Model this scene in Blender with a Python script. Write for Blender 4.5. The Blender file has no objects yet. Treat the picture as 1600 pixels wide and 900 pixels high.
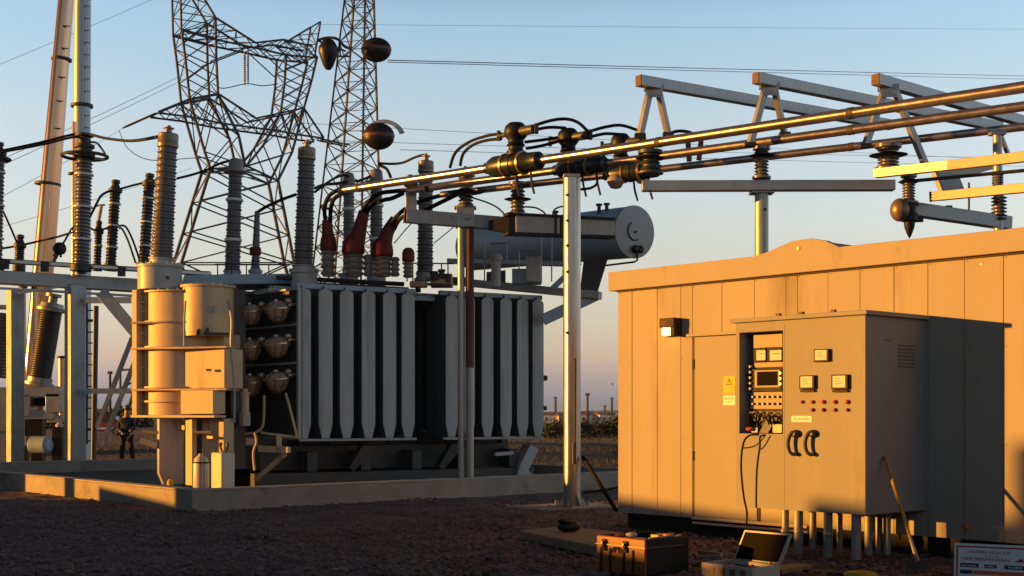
import bpy, bmesh, math, random
import numpy as np
from mathutils import Vector as V, Matrix, noise as mnoise
random.seed(7)
SC = bpy.context.scene
COL = SC.collection
F, CX, HZ, H = 2050.0, 800.0, 645.0, 1.6
rad = math.radians

def P(px, py, Y):
    return V(((px-CX)/F*Y, Y, H-(py-HZ)/F*Y))
def Gd(px, Y, z=0.0):
    return V(((px-CX)/F*Y, Y, z))
def ZP(py, Y):
    return H-(py-HZ)/F*Y
def XP(px, Y):
    return (px-CX)/F*Y
U = V((-0.660, 0.7515, 0)).normalized()
W = V((0.7515, 0.660, 0)).normalized()
UP = V((0, 0, 1))
WLOC = {}

# ---------------------------------------------------------------- materials
MATS = {}
def nodes_of(m):
    m.use_nodes = True
    return m.node_tree.nodes, m.node_tree.links

def mat(name, col, rough=0.5, metal=0.0, var=0.25, scale=3.0, streak=1.0, bump=0.0, bscale=60.0,
        stain=None, stain_amt=0.0, stain_scale=1.5, spec=0.5, coat=0.0, rvar=0.12, trans=0.0, emit=None, estr=0.0):
    m = bpy.data.materials.new(name)
    nd, ln = nodes_of(m)
    b = nd['Principled BSDF']
    tc = nd.new('ShaderNodeTexCoord'); mp = nd.new('ShaderNodeMapping')
    mp.inputs['Scale'].default_value = (1, 1, streak)
    ln.new(tc.outputs['Object'], mp.inputs['Vector'])
    n1 = nd.new('ShaderNodeTexNoise'); n1.inputs['Scale'].default_value = scale
    n1.inputs['Detail'].default_value = 7; n1.inputs['Roughness'].default_value = 0.62
    ln.new(mp.outputs['Vector'], n1.inputs['Vector'])
    cr = nd.new('ShaderNodeValToRGB')
    lo = [c*(1-var) for c in col]; hi = [min(1, c*(1+var)) for c in col]
    cr.color_ramp.elements[0].position = 0.3; cr.color_ramp.elements[0].color = (*lo, 1)
    cr.color_ramp.elements[1].position = 0.7; cr.color_ramp.elements[1].color = (*hi, 1)
    ln.new(n1.outputs['Fac'], cr.inputs['Fac'])
    out = cr.outputs['Color']
    if stain:
        n2 = nd.new('ShaderNodeTexNoise'); n2.inputs['Scale'].default_value = stain_scale
        n2.inputs['Detail'].default_value = 9; n2.inputs['Roughness'].default_value = 0.7
        ln.new(mp.outputs['Vector'], n2.inputs['Vector'])
        r2 = nd.new('ShaderNodeValToRGB')
        r2.color_ramp.elements[0].position = 0.62 - 0.25*stain_amt; r2.color_ramp.elements[0].color = (0, 0, 0, 1)
        r2.color_ramp.elements[1].position = 0.80 - 0.25*stain_amt; r2.color_ramp.elements[1].color = (1, 1, 1, 1)
        ln.new(n2.outputs['Fac'], r2.inputs['Fac'])
        mx = nd.new('ShaderNodeMix'); mx.data_type = 'RGBA'
        ln.new(r2.outputs['Color'], mx.inputs['Factor'])
        ln.new(out, mx.inputs[6]); mx.inputs[7].default_value = (*stain, 1)
        out = mx.outputs[2]
    ln.new(out, b.inputs['Base Color'])
    mr = nd.new('ShaderNodeMapRange')
    mr.inputs['To Min'].default_value = max(0.03, rough-rvar); mr.inputs['To Max'].default_value = min(1, rough+rvar)
    ln.new(n1.outputs['Fac'], mr.inputs['Value']); ln.new(mr.outputs['Result'], b.inputs['Roughness'])
    b.inputs['Metallic'].default_value = metal
    b.inputs['Specular IOR Level'].default_value = spec
    b.inputs['Coat Weight'].default_value = coat
    b.inputs['Transmission Weight'].default_value = trans
    if emit:
        b.inputs['Emission Color'].default_value = (*emit, 1); b.inputs['Emission Strength'].default_value = estr
    if bump:
        n3 = nd.new('ShaderNodeTexNoise'); n3.inputs['Scale'].default_value = bscale; n3.inputs['Detail'].default_value = 5
        ln.new(tc.outputs['Object'], n3.inputs['Vector'])
        bp = nd.new('ShaderNodeBump'); bp.inputs['Strength'].default_value = bump; bp.inputs['Distance'].default_value = 0.02
        ln.new(n3.outputs['Fac'], bp.inputs['Height']); ln.new(bp.outputs['Normal'], b.inputs['Normal'])
    MATS[name] = m
    return m

mat('galvanised', (.30, .31, .32), .46, .55, .22, 5, .5, .05, 40, (.16, .13, .11), .15, 3)
mat('galv_pale', (.33, .34, .35), .42, .5, .18, 4, .4, .05, 40, (.25, .2, .16), .1, 3)
mat('bright_steel', (.38, .375, .37), .33, .95, .12, 6, .3, .03, 30, (.30, .25, .2), .12, 4)
mat('tube_alu', (.58, .51, .47), .25, .95, .15, 6, 1, .03, 25, (.22, .18, .15), .15, 5, rvar=.06)
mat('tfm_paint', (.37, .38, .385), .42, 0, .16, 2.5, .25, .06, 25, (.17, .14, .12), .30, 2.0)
mat('tfm_paint_sunlit', (.56, .415, .245), .5, 0, .15, 2.5, .2, .05, 25, (.20, .14, .09), .34, 2.0)  # transformer paint tinted gold, the sun's glow put into the colour
mat('radiator_paint', (.36, .40, .415), .5, 0, .16, 3, .12, .04, 30, (.19, .15, .125), .34, 2.4)
mat('fin_gap_shade', (.085, .09, .095), .6, 0, .2, 3, .12, .04, 30)  # radiator paint darkened so the gaps between plates read as shade
mat('tfm_dark', (.045, .047, .05), .55, 0, .3, 3, .4, .08, 30, (.09, .07, .05), .2, 3)
mat('blue_tank', (.29, .41, .52), .40, 0, .14, 1.6, .6, .05, 20, (.24, .22, .2), .2, 1.5)
mat('tank_end', (.34, .35, .37), .45, 0, .1, 3, .4, .04, 20, (.2, .18, .16), .15, 3)
mat('fan_metal', (.52, .39, .28), .28, .6, .25, 9, 1, .06, 40, (.10, .07, .05), .25, 6)
mat('porcelain', (.12, .112, .12), .28, 0, .2, 3, 1, .03, 30, (.10, .08, .075), .3, 3, coat=.2)
mat('porcelain_pale', (.20, .18, .175), .32, 0, .2, 3, 1, .03, 30, (.16, .12, .1), .3, 3)
mat('arrester_dark', (.035, .03, .034), .4, 0, .25, 5, 1, .04, 40)
mat('white_band', (.62, .62, .60), .45, 0, .1)
mat('bronze_cap', (.20, .15, .11), .4, .45, .25, 7, 1, .05, 40, (.08, .06, .05), .25, 5)
mat('black_rubber', (.014, .014, .015), .5, 0, .3, 8, 1, .05, 50)
mat('cable_black', (.009, .009, .010), .7, 0, .3, 8, spec=.2)
mat('black_part', (.009, .009, .011), .5, 0, .3, 6, 1, .05, 40, spec=.3)
mat('dark_steel', (.05, .047, .046), .6, .3, .3, 5, .6, .06, 40, (.13, .06, .03), .25, 5)
mat('lattice_steel', (.042, .044, .05), .7, .1, .2, .5)
mat('wire', (.06, .06, .065), .55, .4, .1)
mat('red_boot', (.13, .005, .006), .6, 0, .2, 7, 1, .05, 40)
mat('breaker_blue', (.018, .027, .042), .34, .1, .25, 6, 1, .04, 30, (.18, .12, .07), .1, 6)
mat('brass_band', (.42, .27, .13), .35, .8, .25, 8)
mat('glass_pale', (.75, .74, .72), .12, 0, .05, 3, trans=.6, coat=.3)
mat('concrete', (.30, .27, .23), .85, 0, .22, 1.4, 1, .35, 28, (.13, .105, .08), .38, 1.1)
mat('concrete_top', (.36, .33, .29), .85, 0, .2, 2, 1, .35, 28, (.18, .15, .12), .25, 1.4)
mat('pit_gravel', (.06, .052, .045), .95, 0, .5, 12, 1, .8, 40)
mat('cabin_paint', (.36, .33, .285), .72, 0, .09, .9, .13, .05, 18, (.235, .20, .165), .34, 1.3, rvar=.06, spec=.22)
mat('cabin_trim', (.355, .325, .28), .72, 0, .06, 1.2, .5, .05, 18, (.22, .19, .16), .30, 1.2, spec=.22)
mat('door_paint', (.325, .31, .275), .7, 0, .05, 1.0, .3, .05, 18, (.30, .285, .27), .2, .9, spec=.22)
mat('kiosk_paint', (.272, .275, .262), .68, 0, .09, 1.3, .25, .06, 22, (.19, .185, .175), .34, 1.6, rvar=.06, spec=.25)
mat('kiosk_side_shade', (.235, .265, .285), .65, 0, .08, 1.3, .35, .06, 22, (.3, .28, .25), .25, 1.2)  # kiosk paint made bluer, the shade of the side put into colour
mat('dark_gap', (.05, .035, .025), .8)
mat('plinth_shade', (.018, .013, .011), .9, 0, .4, 5, 1, .3, 30)  # near black stands for the shade in the void under the cabin
mat('rust_red', (.11, .045, .036), .75, .1, .4, 7, .3, .3, 40, (.09, .05, .04), .3, 6)
mat('end_red', (.075, .03, .024), .6, .1, .3, 8, 1, .2, 40)
mat('face_white', (.62, .60, .56), .7, 0, .04)
mat('face_cream', (.62, .54, .40), .45, 0, .08, 6)
mat('bezel', (.03, .018, .016), .6, 0, .2, spec=.2)
mat('screen_dark', (.012, .011, .011), .8, 0, .1, spec=.04)
mat('panel_cream', (.40, .36, .28), .7, 0, .08, 5, spec=.2)
mat('knob_black', (.012, .011, .011), .35)
mat('lamp_red', (.42, .02, .012), .25, 0, .1)
mat('lamp_redder', (.20, .012, .01), .25, 0, .1)
mat('sign_yellow', (.62, .45, .03), .65, 0, .04)
mat('sign_white', (.84, .83, .82), .7, 0, .05)
mat('ink_dark', (.03, .025, .022), .6)
mat('ink_grey', (.22, .17, .13), .6)
mat('ink_red', (.34, .02, .03), .55)
mat('ink_blue', (.02, .025, .10), .5, 0, .3, 20)
mat('ink_purple', (.045, .015, .06), .5, 0, .3, 20)
mat('ink_orange', (.62, .16, .06), .5, 0, .2, 20)
mat('lens_lit', (.9, .75, .4), .3, emit=(1.0, .62, .16), estr=2.2)
mat('case_orange', (.27, .085, .016), .5, 0, .2, 6, 1, .06, 60, (.11, .04, .012), .25, 5)
mat('case_black', (.010, .009, .009), .7, 0, .2, 8, 1, .05, 60)
mat('latch_metal', (.20, .15, .09), .4, .7)
mat('case_pale', (.46, .42, .36), .45, 0, .07, 5)
mat('wood', (.25, .16, .08), .75, 0, .3, 4, .15, .25, 40)
mat('slab_stone', (.24, .18, .12), .85, 0, .25, 3, 1, .4, 30, (.12, .09, .06), .3, 3)
mat('shovel_yellow', (.42, .26, .02), .45, 0, .15, 6)
mat('shovel_blade', (.12, .095, .075), .5, .5, .3, 8, 1, .1, 40)
mat('tool_teal', (.03, .15, .19), .45); mat('tool_yellow', (.45, .32, .04), .45)
mat('tool_orange', (.50, .14, .04), .45); mat('tool_grey', (.30, .29, .28), .4, .5)
mat('tool_red', (.42, .05, .05), .45)
mat('stone', (.15, .104, .094), .9, 0, .75, 7, 1, .3, 30, (.34, .28, .25), .10, 5)
mat('skin', (.42, .26, .19), .55); mat('navy_cloth', (.022, .032, .055), .85, 0, .3, 12, 1, .2, 80)
mat('black_cloth', (.012, .013, .016), .85, 0, .3, 12, 1, .2, 80); mat('helmet', (.06, .07, .10), .35)
mat('car_red', (.30, .012, .02), .3, .1, .08, coat=.5); mat('car_glass', (.03, .04, .05), .1)
mat('car_white', (.7, .7, .7), .35)
mat('house_white', (.62, .60, .58), .8, 0, .08); mat('house_roof', (.16, .10, .08), .8)
mat('foliage', (.032, .042, .022), .8, 0, .45, .8); mat('bark', (.07, .05, .035), .9)
mat('far_haze_blue', (.03, .06, .11), .35, 0, .15, .01)  # blue of distant haze put into a flat colour
mat('grass_blade', (.075, .058, .026), .8, 0, .45, .9)
mat('grey_green', (.055, .066, .068), .5, .3, .2, 4)
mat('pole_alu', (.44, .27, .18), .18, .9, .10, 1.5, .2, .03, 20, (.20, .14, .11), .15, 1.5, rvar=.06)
mat('pole_blue', (.30, .34, .38), .40, .75, .08, 1.5, .2, .03, 20)
mat('dish_dark', (.012, .010, .012), .42, 0, .3, 2, spec=.3)
mat('dish_band', (.12, .03, .028), .5)
mat('dish_pale', (.45, .48, .48), .5)
mat('white_can', (.62, .55, .46), .4, 0, .06, 4, .5, .04, 30, (.35, .26, .18), .2, 4)
mat('bar_paint', (.34, .31, .275), .5, .1, .15, 5, .5, .04, 30, (.25, .18, .12), .2, 4)
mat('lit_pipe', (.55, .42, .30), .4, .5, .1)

mat('conduit_grey', (.27, .275, .28), .5, .3, .15, 4, .4, .05, 30, (.1, .08, .07), .2, 3)

# ---------------------------------------------------------------- mesh builder
class MB:
    def __init__(s): s.v = []; s.f = []; s.p = []
    def add(s, vs, fs):
        o = len(s.v); s.p.append((o, len(s.f))); s.v.extend([tuple(p) for p in vs]); s.f.extend([tuple(o+i for i in f) for f in fs]); return s
    def obox(s, o, ax, ay, az):
        o, ax, ay, az = V(o), V(ax), V(ay), V(az)
        if ax.cross(ay).dot(az) < 0: ax, ay = ay, ax
        vs = [o, o+ax, o+ax+ay, o+ay, o+az, o+ax+az, o+ax+ay+az, o+ay+az]
        return s.add(vs, [(0,3,2,1),(4,5,6,7),(0,1,5,4),(1,2,6,5),(2,3,7,6),(3,0,4,7)])
    def cbox(s, c, sx, sy, sz, dx=V((1,0,0)), dy=V((0,1,0)), dz=UP):
        c = V(c); dx, dy, dz = V(dx), V(dy), V(dz)
        return s.obox(c-dx*sx/2-dy*sy/2-dz*sz/2, dx*sx, dy*sy, dz*sz)
    def beam(s, a, b, w, h, up=UP):
        a, b = V(a), V(b); d = (b-a).normalized()
        side = d.cross(V(up))
        if side.length < 1e-4: side = d.cross(V((1,0,0)))
        side.normalize(); u2 = side.cross(d)
        return s.obox(a-side*w/2-u2*h/2, b-a, side*w, u2*h)
    def angle_bar(s, a, b, w):
        return s.beam(a, b, w, w*.9)
    def tube(s, pts, r, n=12, caps=True):
        pts = [V(p) for p in pts]; k = len(pts)
        rs = r if isinstance(r, (list, tuple)) else [r]*k
        tang = []
        for i in range(k):
            a = pts[max(0, i-1)]; b = pts[min(k-1, i+1)]
            tang.append((b-a).normalized())
        ref = UP if abs(tang[0].dot(UP)) < .95 else V((1,0,0))
        x = tang[0].cross(ref).normalized()
        vs = []
        for i in range(k):
            t = tang[i]; x = (x - t*x.dot(t)).normalized(); y = t.cross(x)
            for j in range(n):
                a = 2*math.pi*j/n
                vs.append(pts[i]+x*math.cos(a)*rs[i]+y*math.sin(a)*rs[i])
        fs = []
        for i in range(k-1):
            for j in range(n):
                fs.append((i*n+j, i*n+(j+1)%n, (i+1)*n+(j+1)%n, (i+1)*n+j))
        if caps:
            fs.append(tuple(range(n-1, -1, -1))); fs.append(tuple((k-1)*n+j for j in range(n)))
        return s.add(vs, fs)
    def lathe(s, base, prof, axis=UP, n=20, sx=1.0):
        base, axis = V(base), V(axis).normalized()
        ref = V((1,0,0)) if abs(axis.x) < .9 else V((0,1,0))
        x = (ref-axis*ref.dot(axis)).normalized(); y = axis.cross(x)
        vs = []; fs = []
        for (r, h) in prof:
            for j in range(n):
                a = 2*math.pi*j/n
                vs.append(base+axis*h+x*math.cos(a)*r*sx+y*math.sin(a)*r)
        k = len(prof)
        for i in range(k-1):
            for j in range(n):
                fs.append((i*n+j, i*n+(j+1)%n, (i+1)*n+(j+1)%n, (i+1)*n+j))
        if prof[0][0] > 1e-5: fs.append(tuple(range(n-1, -1, -1)))
        if prof[-1][0] > 1e-5: fs.append(tuple((k-1)*n+j for j in range(n)))
        return s.add(vs, fs)
    def ellip(s, c, rx, ry, rz, n=20, m=12):
        c = V(c); prof = []
        vs = []; fs = []
        for i in range(m+1):
            th = math.pi*i/m
            for j in range(n):
                a = 2*math.pi*j/n
                q = max(math.sin(th), 1e-4)
                vs.append(c+V((rx*q*math.cos(a), ry*q*math.sin(a), -rz*math.cos(th))))
        for i in range(m):
            for j in range(n):
                fs.append((i*n+j, i*n+(j+1)%n, (i+1)*n+(j+1)%n, (i+1)*n+j))
        return s.add(vs, fs)
    def prism(s, pts, d):
        pts = [V(p) for p in pts]; d = V(d); n = len(pts)
        nr = V((0,0,0))
        for i in range(n): nr += pts[i].cross(pts[(i+1) % n])
        if nr.dot(d) > 0: pts = pts[::-1]
        vs = pts+[p+d for p in pts]
        fs = [tuple(range(n)), tuple(range(2*n-1, n-1, -1))]
        for i in range(n):
            fs.append((i, n+i, n+(i+1) % n, (i+1) % n))
        return s.add(vs, fs)
    def torus(s, c, R, r, axis=UP, n=28, m=8, a0=0, a1=2*math.pi):
        axis = V(axis).normalized(); ref = V((1,0,0)) if abs(axis.x) < .9 else V((0,1,0))
        x = (ref-axis*ref.dot(axis)).normalized(); y = axis.cross(x)
        full = abs(a1-a0-2*math.pi) < 1e-6
        pts = [V(c)+(x*math.cos(a0+(a1-a0)*i/n)+y*math.sin(a0+(a1-a0)*i/n))*R for i in range(n+1)]
        return s.tube(pts, r, m, caps=not full)
    def split(s, name, m, parent=None, **kw):
        out = []
        for i, (v0, f0) in enumerate(s.p):
            v1, f1 = s.p[i+1] if i+1 < len(s.p) else (len(s.v), len(s.f))
            q = MB().add(s.v[v0:v1], [tuple(j-v0 for j in f) for f in s.f[f0:f1]]); out.append(q.build(name, m, parent, **kw))
        return out
    def build(s, name, m, parent=None, at=None, smooth=32, bev=0.0, props=None):
        me = bpy.data.meshes.new(name)
        org = WLOC[parent.name] if parent is not None else (V(at) if at is not None else V((0,0,0)))
        vs = [(a-org.x, b-org.y, c-org.z) for a, b, c in s.v]
        me.from_pydata(vs, [], s.f); me.update()
        if smooth:
            me.shade_smooth(); me.set_sharp_from_angle(angle=rad(smooth))
        me.materials.append(MATS[m])
        o = bpy.data.objects.new(name, me); COL.objects.link(o)
        if parent is not None: o.parent = parent
        else: o.location = org
        WLOC[o.name] = org
        if bev:
            md = o.modifiers.new('bevel', 'BEVEL'); md.width = bev; md.segments = 2; md.limit_method = 'ANGLE'; md.angle_limit = rad(40)
        if props: tag(o, *props)
        return o

def tag(o, label=None, cat=None, group=None, kind=None):
    if label: o['label'] = label
    if cat: o['category'] = cat
    if group: o['group'] = group
    if kind: o['kind'] = kind
    return o
def thing(name, loc, label, cat, group=None):
    o = bpy.data.objects.new(name, None); o.empty_display_size = .2
    COL.objects.link(o); o.location = V(loc); WLOC[o.name] = V(loc)
    return tag(o, label, cat, group)
def copy_tree(o, loc, label=None):
    def rec(src, par):
        c = src.copy(); COL.objects.link(c)
        if par is not None: c.parent = par
        for ch in [q for q in bpy.data.objects if q.parent == src and q != c]:
            rec(ch, c)
        return c
    kids = {}
    c = rec(o, None); c.location = V(loc); WLOC[c.name] = V(loc)
    if label: c['label'] = label
    return c
def bez(p0, p1, p2, p3, n=16):
    return [p0*(1-t)**3+p1*3*t*(1-t)**2+p2*3*t*t*(1-t)+p3*t**3 for t in [i/n for i in range(n+1)]]
def smooth_path(pts, n=8):
    pts = [V(p) for p in pts]
    if len(pts) < 3: return pts
    out = []
    for i in range(len(pts)-1):
        a = pts[max(0, i-1)]; b = pts[i]; c = pts[i+1]; d = pts[min(len(pts)-1, i+2)]
        for k in range(n):
            t = k/n
            out.append(.5*((2*b)+(c-a)*t+(2*a-5*b+4*c-d)*t*t+(-a+3*b-3*c+d)*t**3))
    out.append(pts[-1]); return out
def sheds(h, rc, rs, n, r2=None):
    """profile of a shedded insulator"""
    pr = [(rc, 0)]
    for i in range(n):
        z = h*(i+.15)/n; st = h/n
        q = (r2 if (r2 and i % 2) else rs)
        pr += [(rc, z), (q*.97, z+st*.22), (q, z+st*.34), (q*.93, z+st*.42), (rc, z+st*.72)]
    pr.append((rc, h)); return pr
def text_part(name, s, size, o, dx, dy, m, parent, depth=.0015, align='LEFT'):
    cu = bpy.data.curves.new(name, 'FONT'); cu.body = s; cu.size = size; cu.extrude = depth; cu.align_x = align
    tmp = bpy.data.objects.new(name, cu); COL.objects.link(tmp)
    dg = bpy.context.evaluated_depsgraph_get()
    me = bpy.data.meshes.new_from_object(tmp.evaluated_get(dg))
    bpy.data.objects.remove(tmp)
    dx = V(dx).normalized(); dy = V(dy).normalized(); dz = dx.cross(dy)
    org = WLOC[parent.name]
    M = Matrix(((dx.x, dy.x, dz.x, o.x-org.x), (dx.y, dy.y, dz.y, o.y-org.y), (dx.z, dy.z, dz.z, o.z-org.z), (0, 0, 0, 1)))
    me.transform(M); me.materials.clear(); me.materials.append(MATS[m])
    ob = bpy.data.objects.new(name, me); COL.objects.link(ob); ob.parent = parent; WLOC[ob.name] = org
    return ob
def plane_hit(base, d, px, py):
    t = (px-CX)/F; k = (t*base.y-base.x)/(d.x-t*d.y); p = base+d*k
    return k, H-(py-HZ)*p.y/F
# ---------------------------------------------------------------- ground
def ground_mat():
    m = bpy.data.materials.new('earth'); nd, ln = nodes_of(m); b = nd['Principled BSDF']
    tc = nd.new('ShaderNodeTexCoord')
    n1 = nd.new('ShaderNodeTexNoise'); n1.inputs['Scale'].default_value = .35; n1.inputs['Detail'].default_value = 10; n1.inputs['Roughness'].default_value = .7
    ln.new(tc.outputs['Object'], n1.inputs['Vector'])
    cr = nd.new('ShaderNodeValToRGB'); e = cr.color_ramp.elements
    e[0].position = .35; e[0].color = (.045, .034, .020, 1); e[1].position = .68; e[1].color = (.13, .095, .05, 1)
    ln.new(n1.outputs['Fac'], cr.inputs['Fac']); ln.new(cr.outputs['Color'], b.inputs['Base Color'])
    b.inputs['Roughness'].default_value = .95
    n2 = nd.new('ShaderNodeTexNoise'); n2.inputs['Scale'].default_value = 4; n2.inputs['Detail'].default_value = 8
    ln.new(tc.outputs['Object'], n2.inputs['Vector'])
    bp = nd.new('ShaderNodeBump'); bp.inputs['Strength'].default_value = .6; bp.inputs['Distance'].default_value = .15
    ln.new(n2.outputs['Fac'], bp.inputs['Height']); ln.new(bp.outputs['Normal'], b.inputs['Normal'])
    MATS['earth'] = m
    m = bpy.data.materials.new('gravel'); nd, ln = nodes_of(m); b = nd['Principled BSDF']
    tc = nd.new('ShaderNodeTexCoord')
    vo = nd.new('ShaderNodeTexVoronoi'); vo.inputs['Scale'].default_value = 42
    ln.new(tc.outputs['Object'], vo.inputs['Vector'])
    n1 = nd.new('ShaderNodeTexNoise'); n1.inputs['Scale'].default_value = 1.3; n1.inputs['Detail'].default_value = 9; n1.inputs['Roughness'].default_value = .65
    ln.new(tc.outputs['Object'], n1.inputs['Vector'])
    c1 = nd.new('ShaderNodeValToRGB'); e = c1.color_ramp.elements
    e[0].position = .32; e[0].color = (.062, .041, .038, 1); e[1].position = .70; e[1].color = (.20, .135, .122, 1)
    ln.new(n1.outputs['Fac'], c1.inputs['Fac'])
    sp = nd.new('ShaderNodeSeparateColor'); ln.new(vo.outputs['Color'], sp.inputs['Color'])
    c2 = nd.new('ShaderNodeValToRGB'); e = c2.color_ramp.elements
    e[0].position = 0; e[0].color = (.25, .24, .24, 1); e[1].position = 1; e[1].color = (1.9, 1.85, 1.85, 1)
    ln.new(sp.outputs['Red'], c2.inputs['Fac'])
    mx = nd.new('ShaderNodeMix'); mx.data_type = 'RGBA'; mx.blend_type = 'MULTIPLY'; mx.inputs['Factor'].default_value = 1
    ln.new(c1.outputs['Color'], mx.inputs[6]); ln.new(c2.outputs['Color'], mx.inputs[7])
    ln.new(mx.outputs[2], b.inputs['Base Color']); b.inputs['Roughness'].default_value = .92
    bp = nd.new('ShaderNodeBump'); bp.inputs['Strength'].default_value = .9; bp.inputs['Distance'].default_value = .03
    ln.new(vo.outputs['Distance'], bp.inputs['Height']); ln.new(bp.outputs['Normal'], b.inputs['Normal'])
    MATS['gravel'] = m
    m = bpy.data.materials.new('hill'); nd, ln = nodes_of(m); b = nd['Principled BSDF']
    tc = nd.new('ShaderNodeTexCoord'); n1 = nd.new('ShaderNodeTexNoise'); n1.inputs['Scale'].default_value = .01
    ln.new(tc.outputs['Object'], n1.inputs['Vector'])
    cr = nd.new('ShaderNodeValToRGB'); e = cr.color_ramp.elements
    e[0].color = (.03, .04, .05, 1); e[1].color = (.07, .085, .10, 1)  # bluish tones put the haze of distance into the hills
    ln.new(n1.outputs['Fac'], cr.inputs['Fac']); ln.new(cr.outputs['Color'], b.inputs['Base Color']); b.inputs['Roughness'].default_value = 1
    MATS['hill'] = m
ground_mat()
MB().add([(-6000, -400, 0), (6000, -400, 0), (6000, 9000, 0), (-6000, 9000, 0)], [(0, 1, 2, 3)]).build('ground', 'earth', props=('', '', '', 'structure'))

def fnoise(nx, ny, step, seed, octs):
    rng = np.random.RandomState(seed); out = np.zeros((ny, nx))
    for wl, amp in octs:
        gx = int(nx*step/wl)+3; gy = int(ny*step/wl)+3
        g = rng.rand(gy, gx)-.5
        xs = np.arange(nx)*step/wl; ys = np.arange(ny)*step/wl
        xi = xs.astype(int); yi = ys.astype(int); fx = xs-xi; fy = ys-yi
        fx = fx*fx*(3-2*fx); fy = fy*fy*(3-2*fy)
        a = g[np.ix_(yi, xi)]; b = g[np.ix_(yi, xi+1)]; c = g[np.ix_(yi+1, xi)]; d = g[np.ix_(yi+1, xi+1)]
        out += amp*((a*(1-fx)+b*fx)*(1-fy)[:, None]+(c*(1-fx)+d*fx)*fy[:, None])
    return out
def sheet(name, x0, x1, y0, y1, step, z0, octs, m, seed):
    nx = int((x1-x0)/step)+1; ny = int((y1-y0)/step)+1
    h = fnoise(nx, ny, step, seed, octs); h = h-h.min()+z0
    X, Y = np.meshgrid(x0+np.arange(nx)*step, y0+np.arange(ny)*step)
    co = np.stack([X, Y, h], -1).reshape(-1, 3)
    idx = np.arange(nx*ny).reshape(ny, nx)
    q = np.stack([idx[:-1, :-1], idx[:-1, 1:], idx[1:, 1:], idx[1:, :-1]], -1).reshape(-1, 4)
    me = bpy.data.meshes.new(name)
    me.vertices.add(len(co)); me.vertices.foreach_set('co', co.ravel())
    me.loops.add(q.size); me.loops.foreach_set('vertex_index', q.ravel())
    me.polygons.add(len(q)); me.polygons.foreach_set('loop_start', np.arange(len(q))*4)
    me.update(calc_edges=True); me.validate()
    me.shade_smooth(); me.materials.append(MATS[m])
    o = bpy.data.objects.new(name, me); COL.objects.link(o); return o
g = sheet('gravel_yard', -20, 8.5, 9.5, 30.5, .06, .004, [(2.2, .06), (.7, .03), (.2, .022), (.08, .02)], 'gravel', 3)
tag(g, kind='structure')
# loose stones lying on the yard
ico = bmesh.new(); bmesh.ops.create_icosphere(ico, subdivisions=1, radius=1)
ic_v = [v.co.copy() for v in ico.verts]; ic_f = [tuple(v.index for v in f.verts) for f in ico.faces]; ico.free()
mb = MB(); rs = random.Random(5)
for i in range(9000):
    Y = 12.4+11*rs.random()**1.4; x = rs.uniform(-.42, .42)*Y
    s = rs.uniform(.008, .026)*(2.2 if rs.random() < .07 else 1)
    a = rs.uniform(0, 6.28); ca, sa = math.cos(a), math.sin(a)
    k = [rs.uniform(.75, 1.3) for _ in range(12)]
    vs = []
    for j, v in enumerate(ic_v):
        q = v*s*k[j % 12]; vs.append((x+q.x*ca*1.4-q.y*sa, Y+q.x*sa+q.y*ca, .068+q.z*.7))
    mb.add(vs, ic_f)
mb.build('gravel_stones', 'stone', smooth=20, props=('', '', '', 'stuff'))

# hills and bank
mb = MB(); rs = random.Random(2)
N = 90; top = []
for i in range(N+1):
    x = -2600+5200*i/N
    top.append((x, 3600, 9+5*math.sin(i*.21+1)+3.5*math.sin(i*.53)+1.5*rs.random()))
vs = []; fs = []
for (x, y, z) in top: vs += [(x, y-500, -1), (x, y, z), (x, y+600, -1)]
for i in range(N):
    a = i*3; fs += [(a, a+3, a+4, a+1), (a+1, a+4, a+5, a+2)]
mb.add(vs, fs).build('hills', 'hill', props=('', '', '', 'structure'))
MB().add([(-1400, 420, .05), (1400, 420, .05), (2200, 3050, .05), (-2200, 3050, .05)], [(0, 1, 2, 3)]).build('haze_band', 'far_haze_blue', smooth=0, props=('', '', '', 'structure'))  # blue sheet added to stand for the far plain fading into haze
# low earth bank across the field
mb = MB(); vs = []; fs = []; N = 120
for i in range(N+1):
    x = -60+120*i/N; y = 47+1.5*math.sin(i*.2)+rs.random()*.6; z = .40+.12*math.sin(i*.33)+.10*rs.random()
    vs += [(x, y-3.2, -.05), (x, y-.3, z*.85), (x, y+.8, z), (x, y+6, -.05)]
for i in range(N):
    a = i*4
    for k in range(3): fs.append((a+k, a+4+k, a+5+k, a+1+k))
mb.add(vs, fs).build('earth_bank', 'earth', smooth=60, props=('', '', '', 'structure'))
# dry grass
mb = MB(); rs = random.Random(11)
for i in range(9000):
    Y = 33+60*rs.random()**1.6; x = rs.uniform(-.36, .12)*Y if rs.random() < .5 else rs.uniform(-.06, .12)*Y
    if (x-XP(200, 38))**2 + (Y-38)**2 < .6: continue
    h = rs.uniform(.06, .15)*(1+.3*(Y/60)); a = rs.uniform(0, 6.28); w = .014*(Y/40)
    lx, ly = math.cos(a), math.sin(a); b = rs.uniform(-.1, .1); z0 = .0
    if 44 < Y < 53: z0 = .30
    mb.add([(x-lx*w, Y-ly*w, z0), (x+lx*w, Y+ly*w, z0), (x+b, Y+b*.5, z0+h)], [(0, 1, 2)])
mb.build('dry_grass', 'grass_blade', smooth=0, props=('', '', '', 'stuff'))

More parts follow.
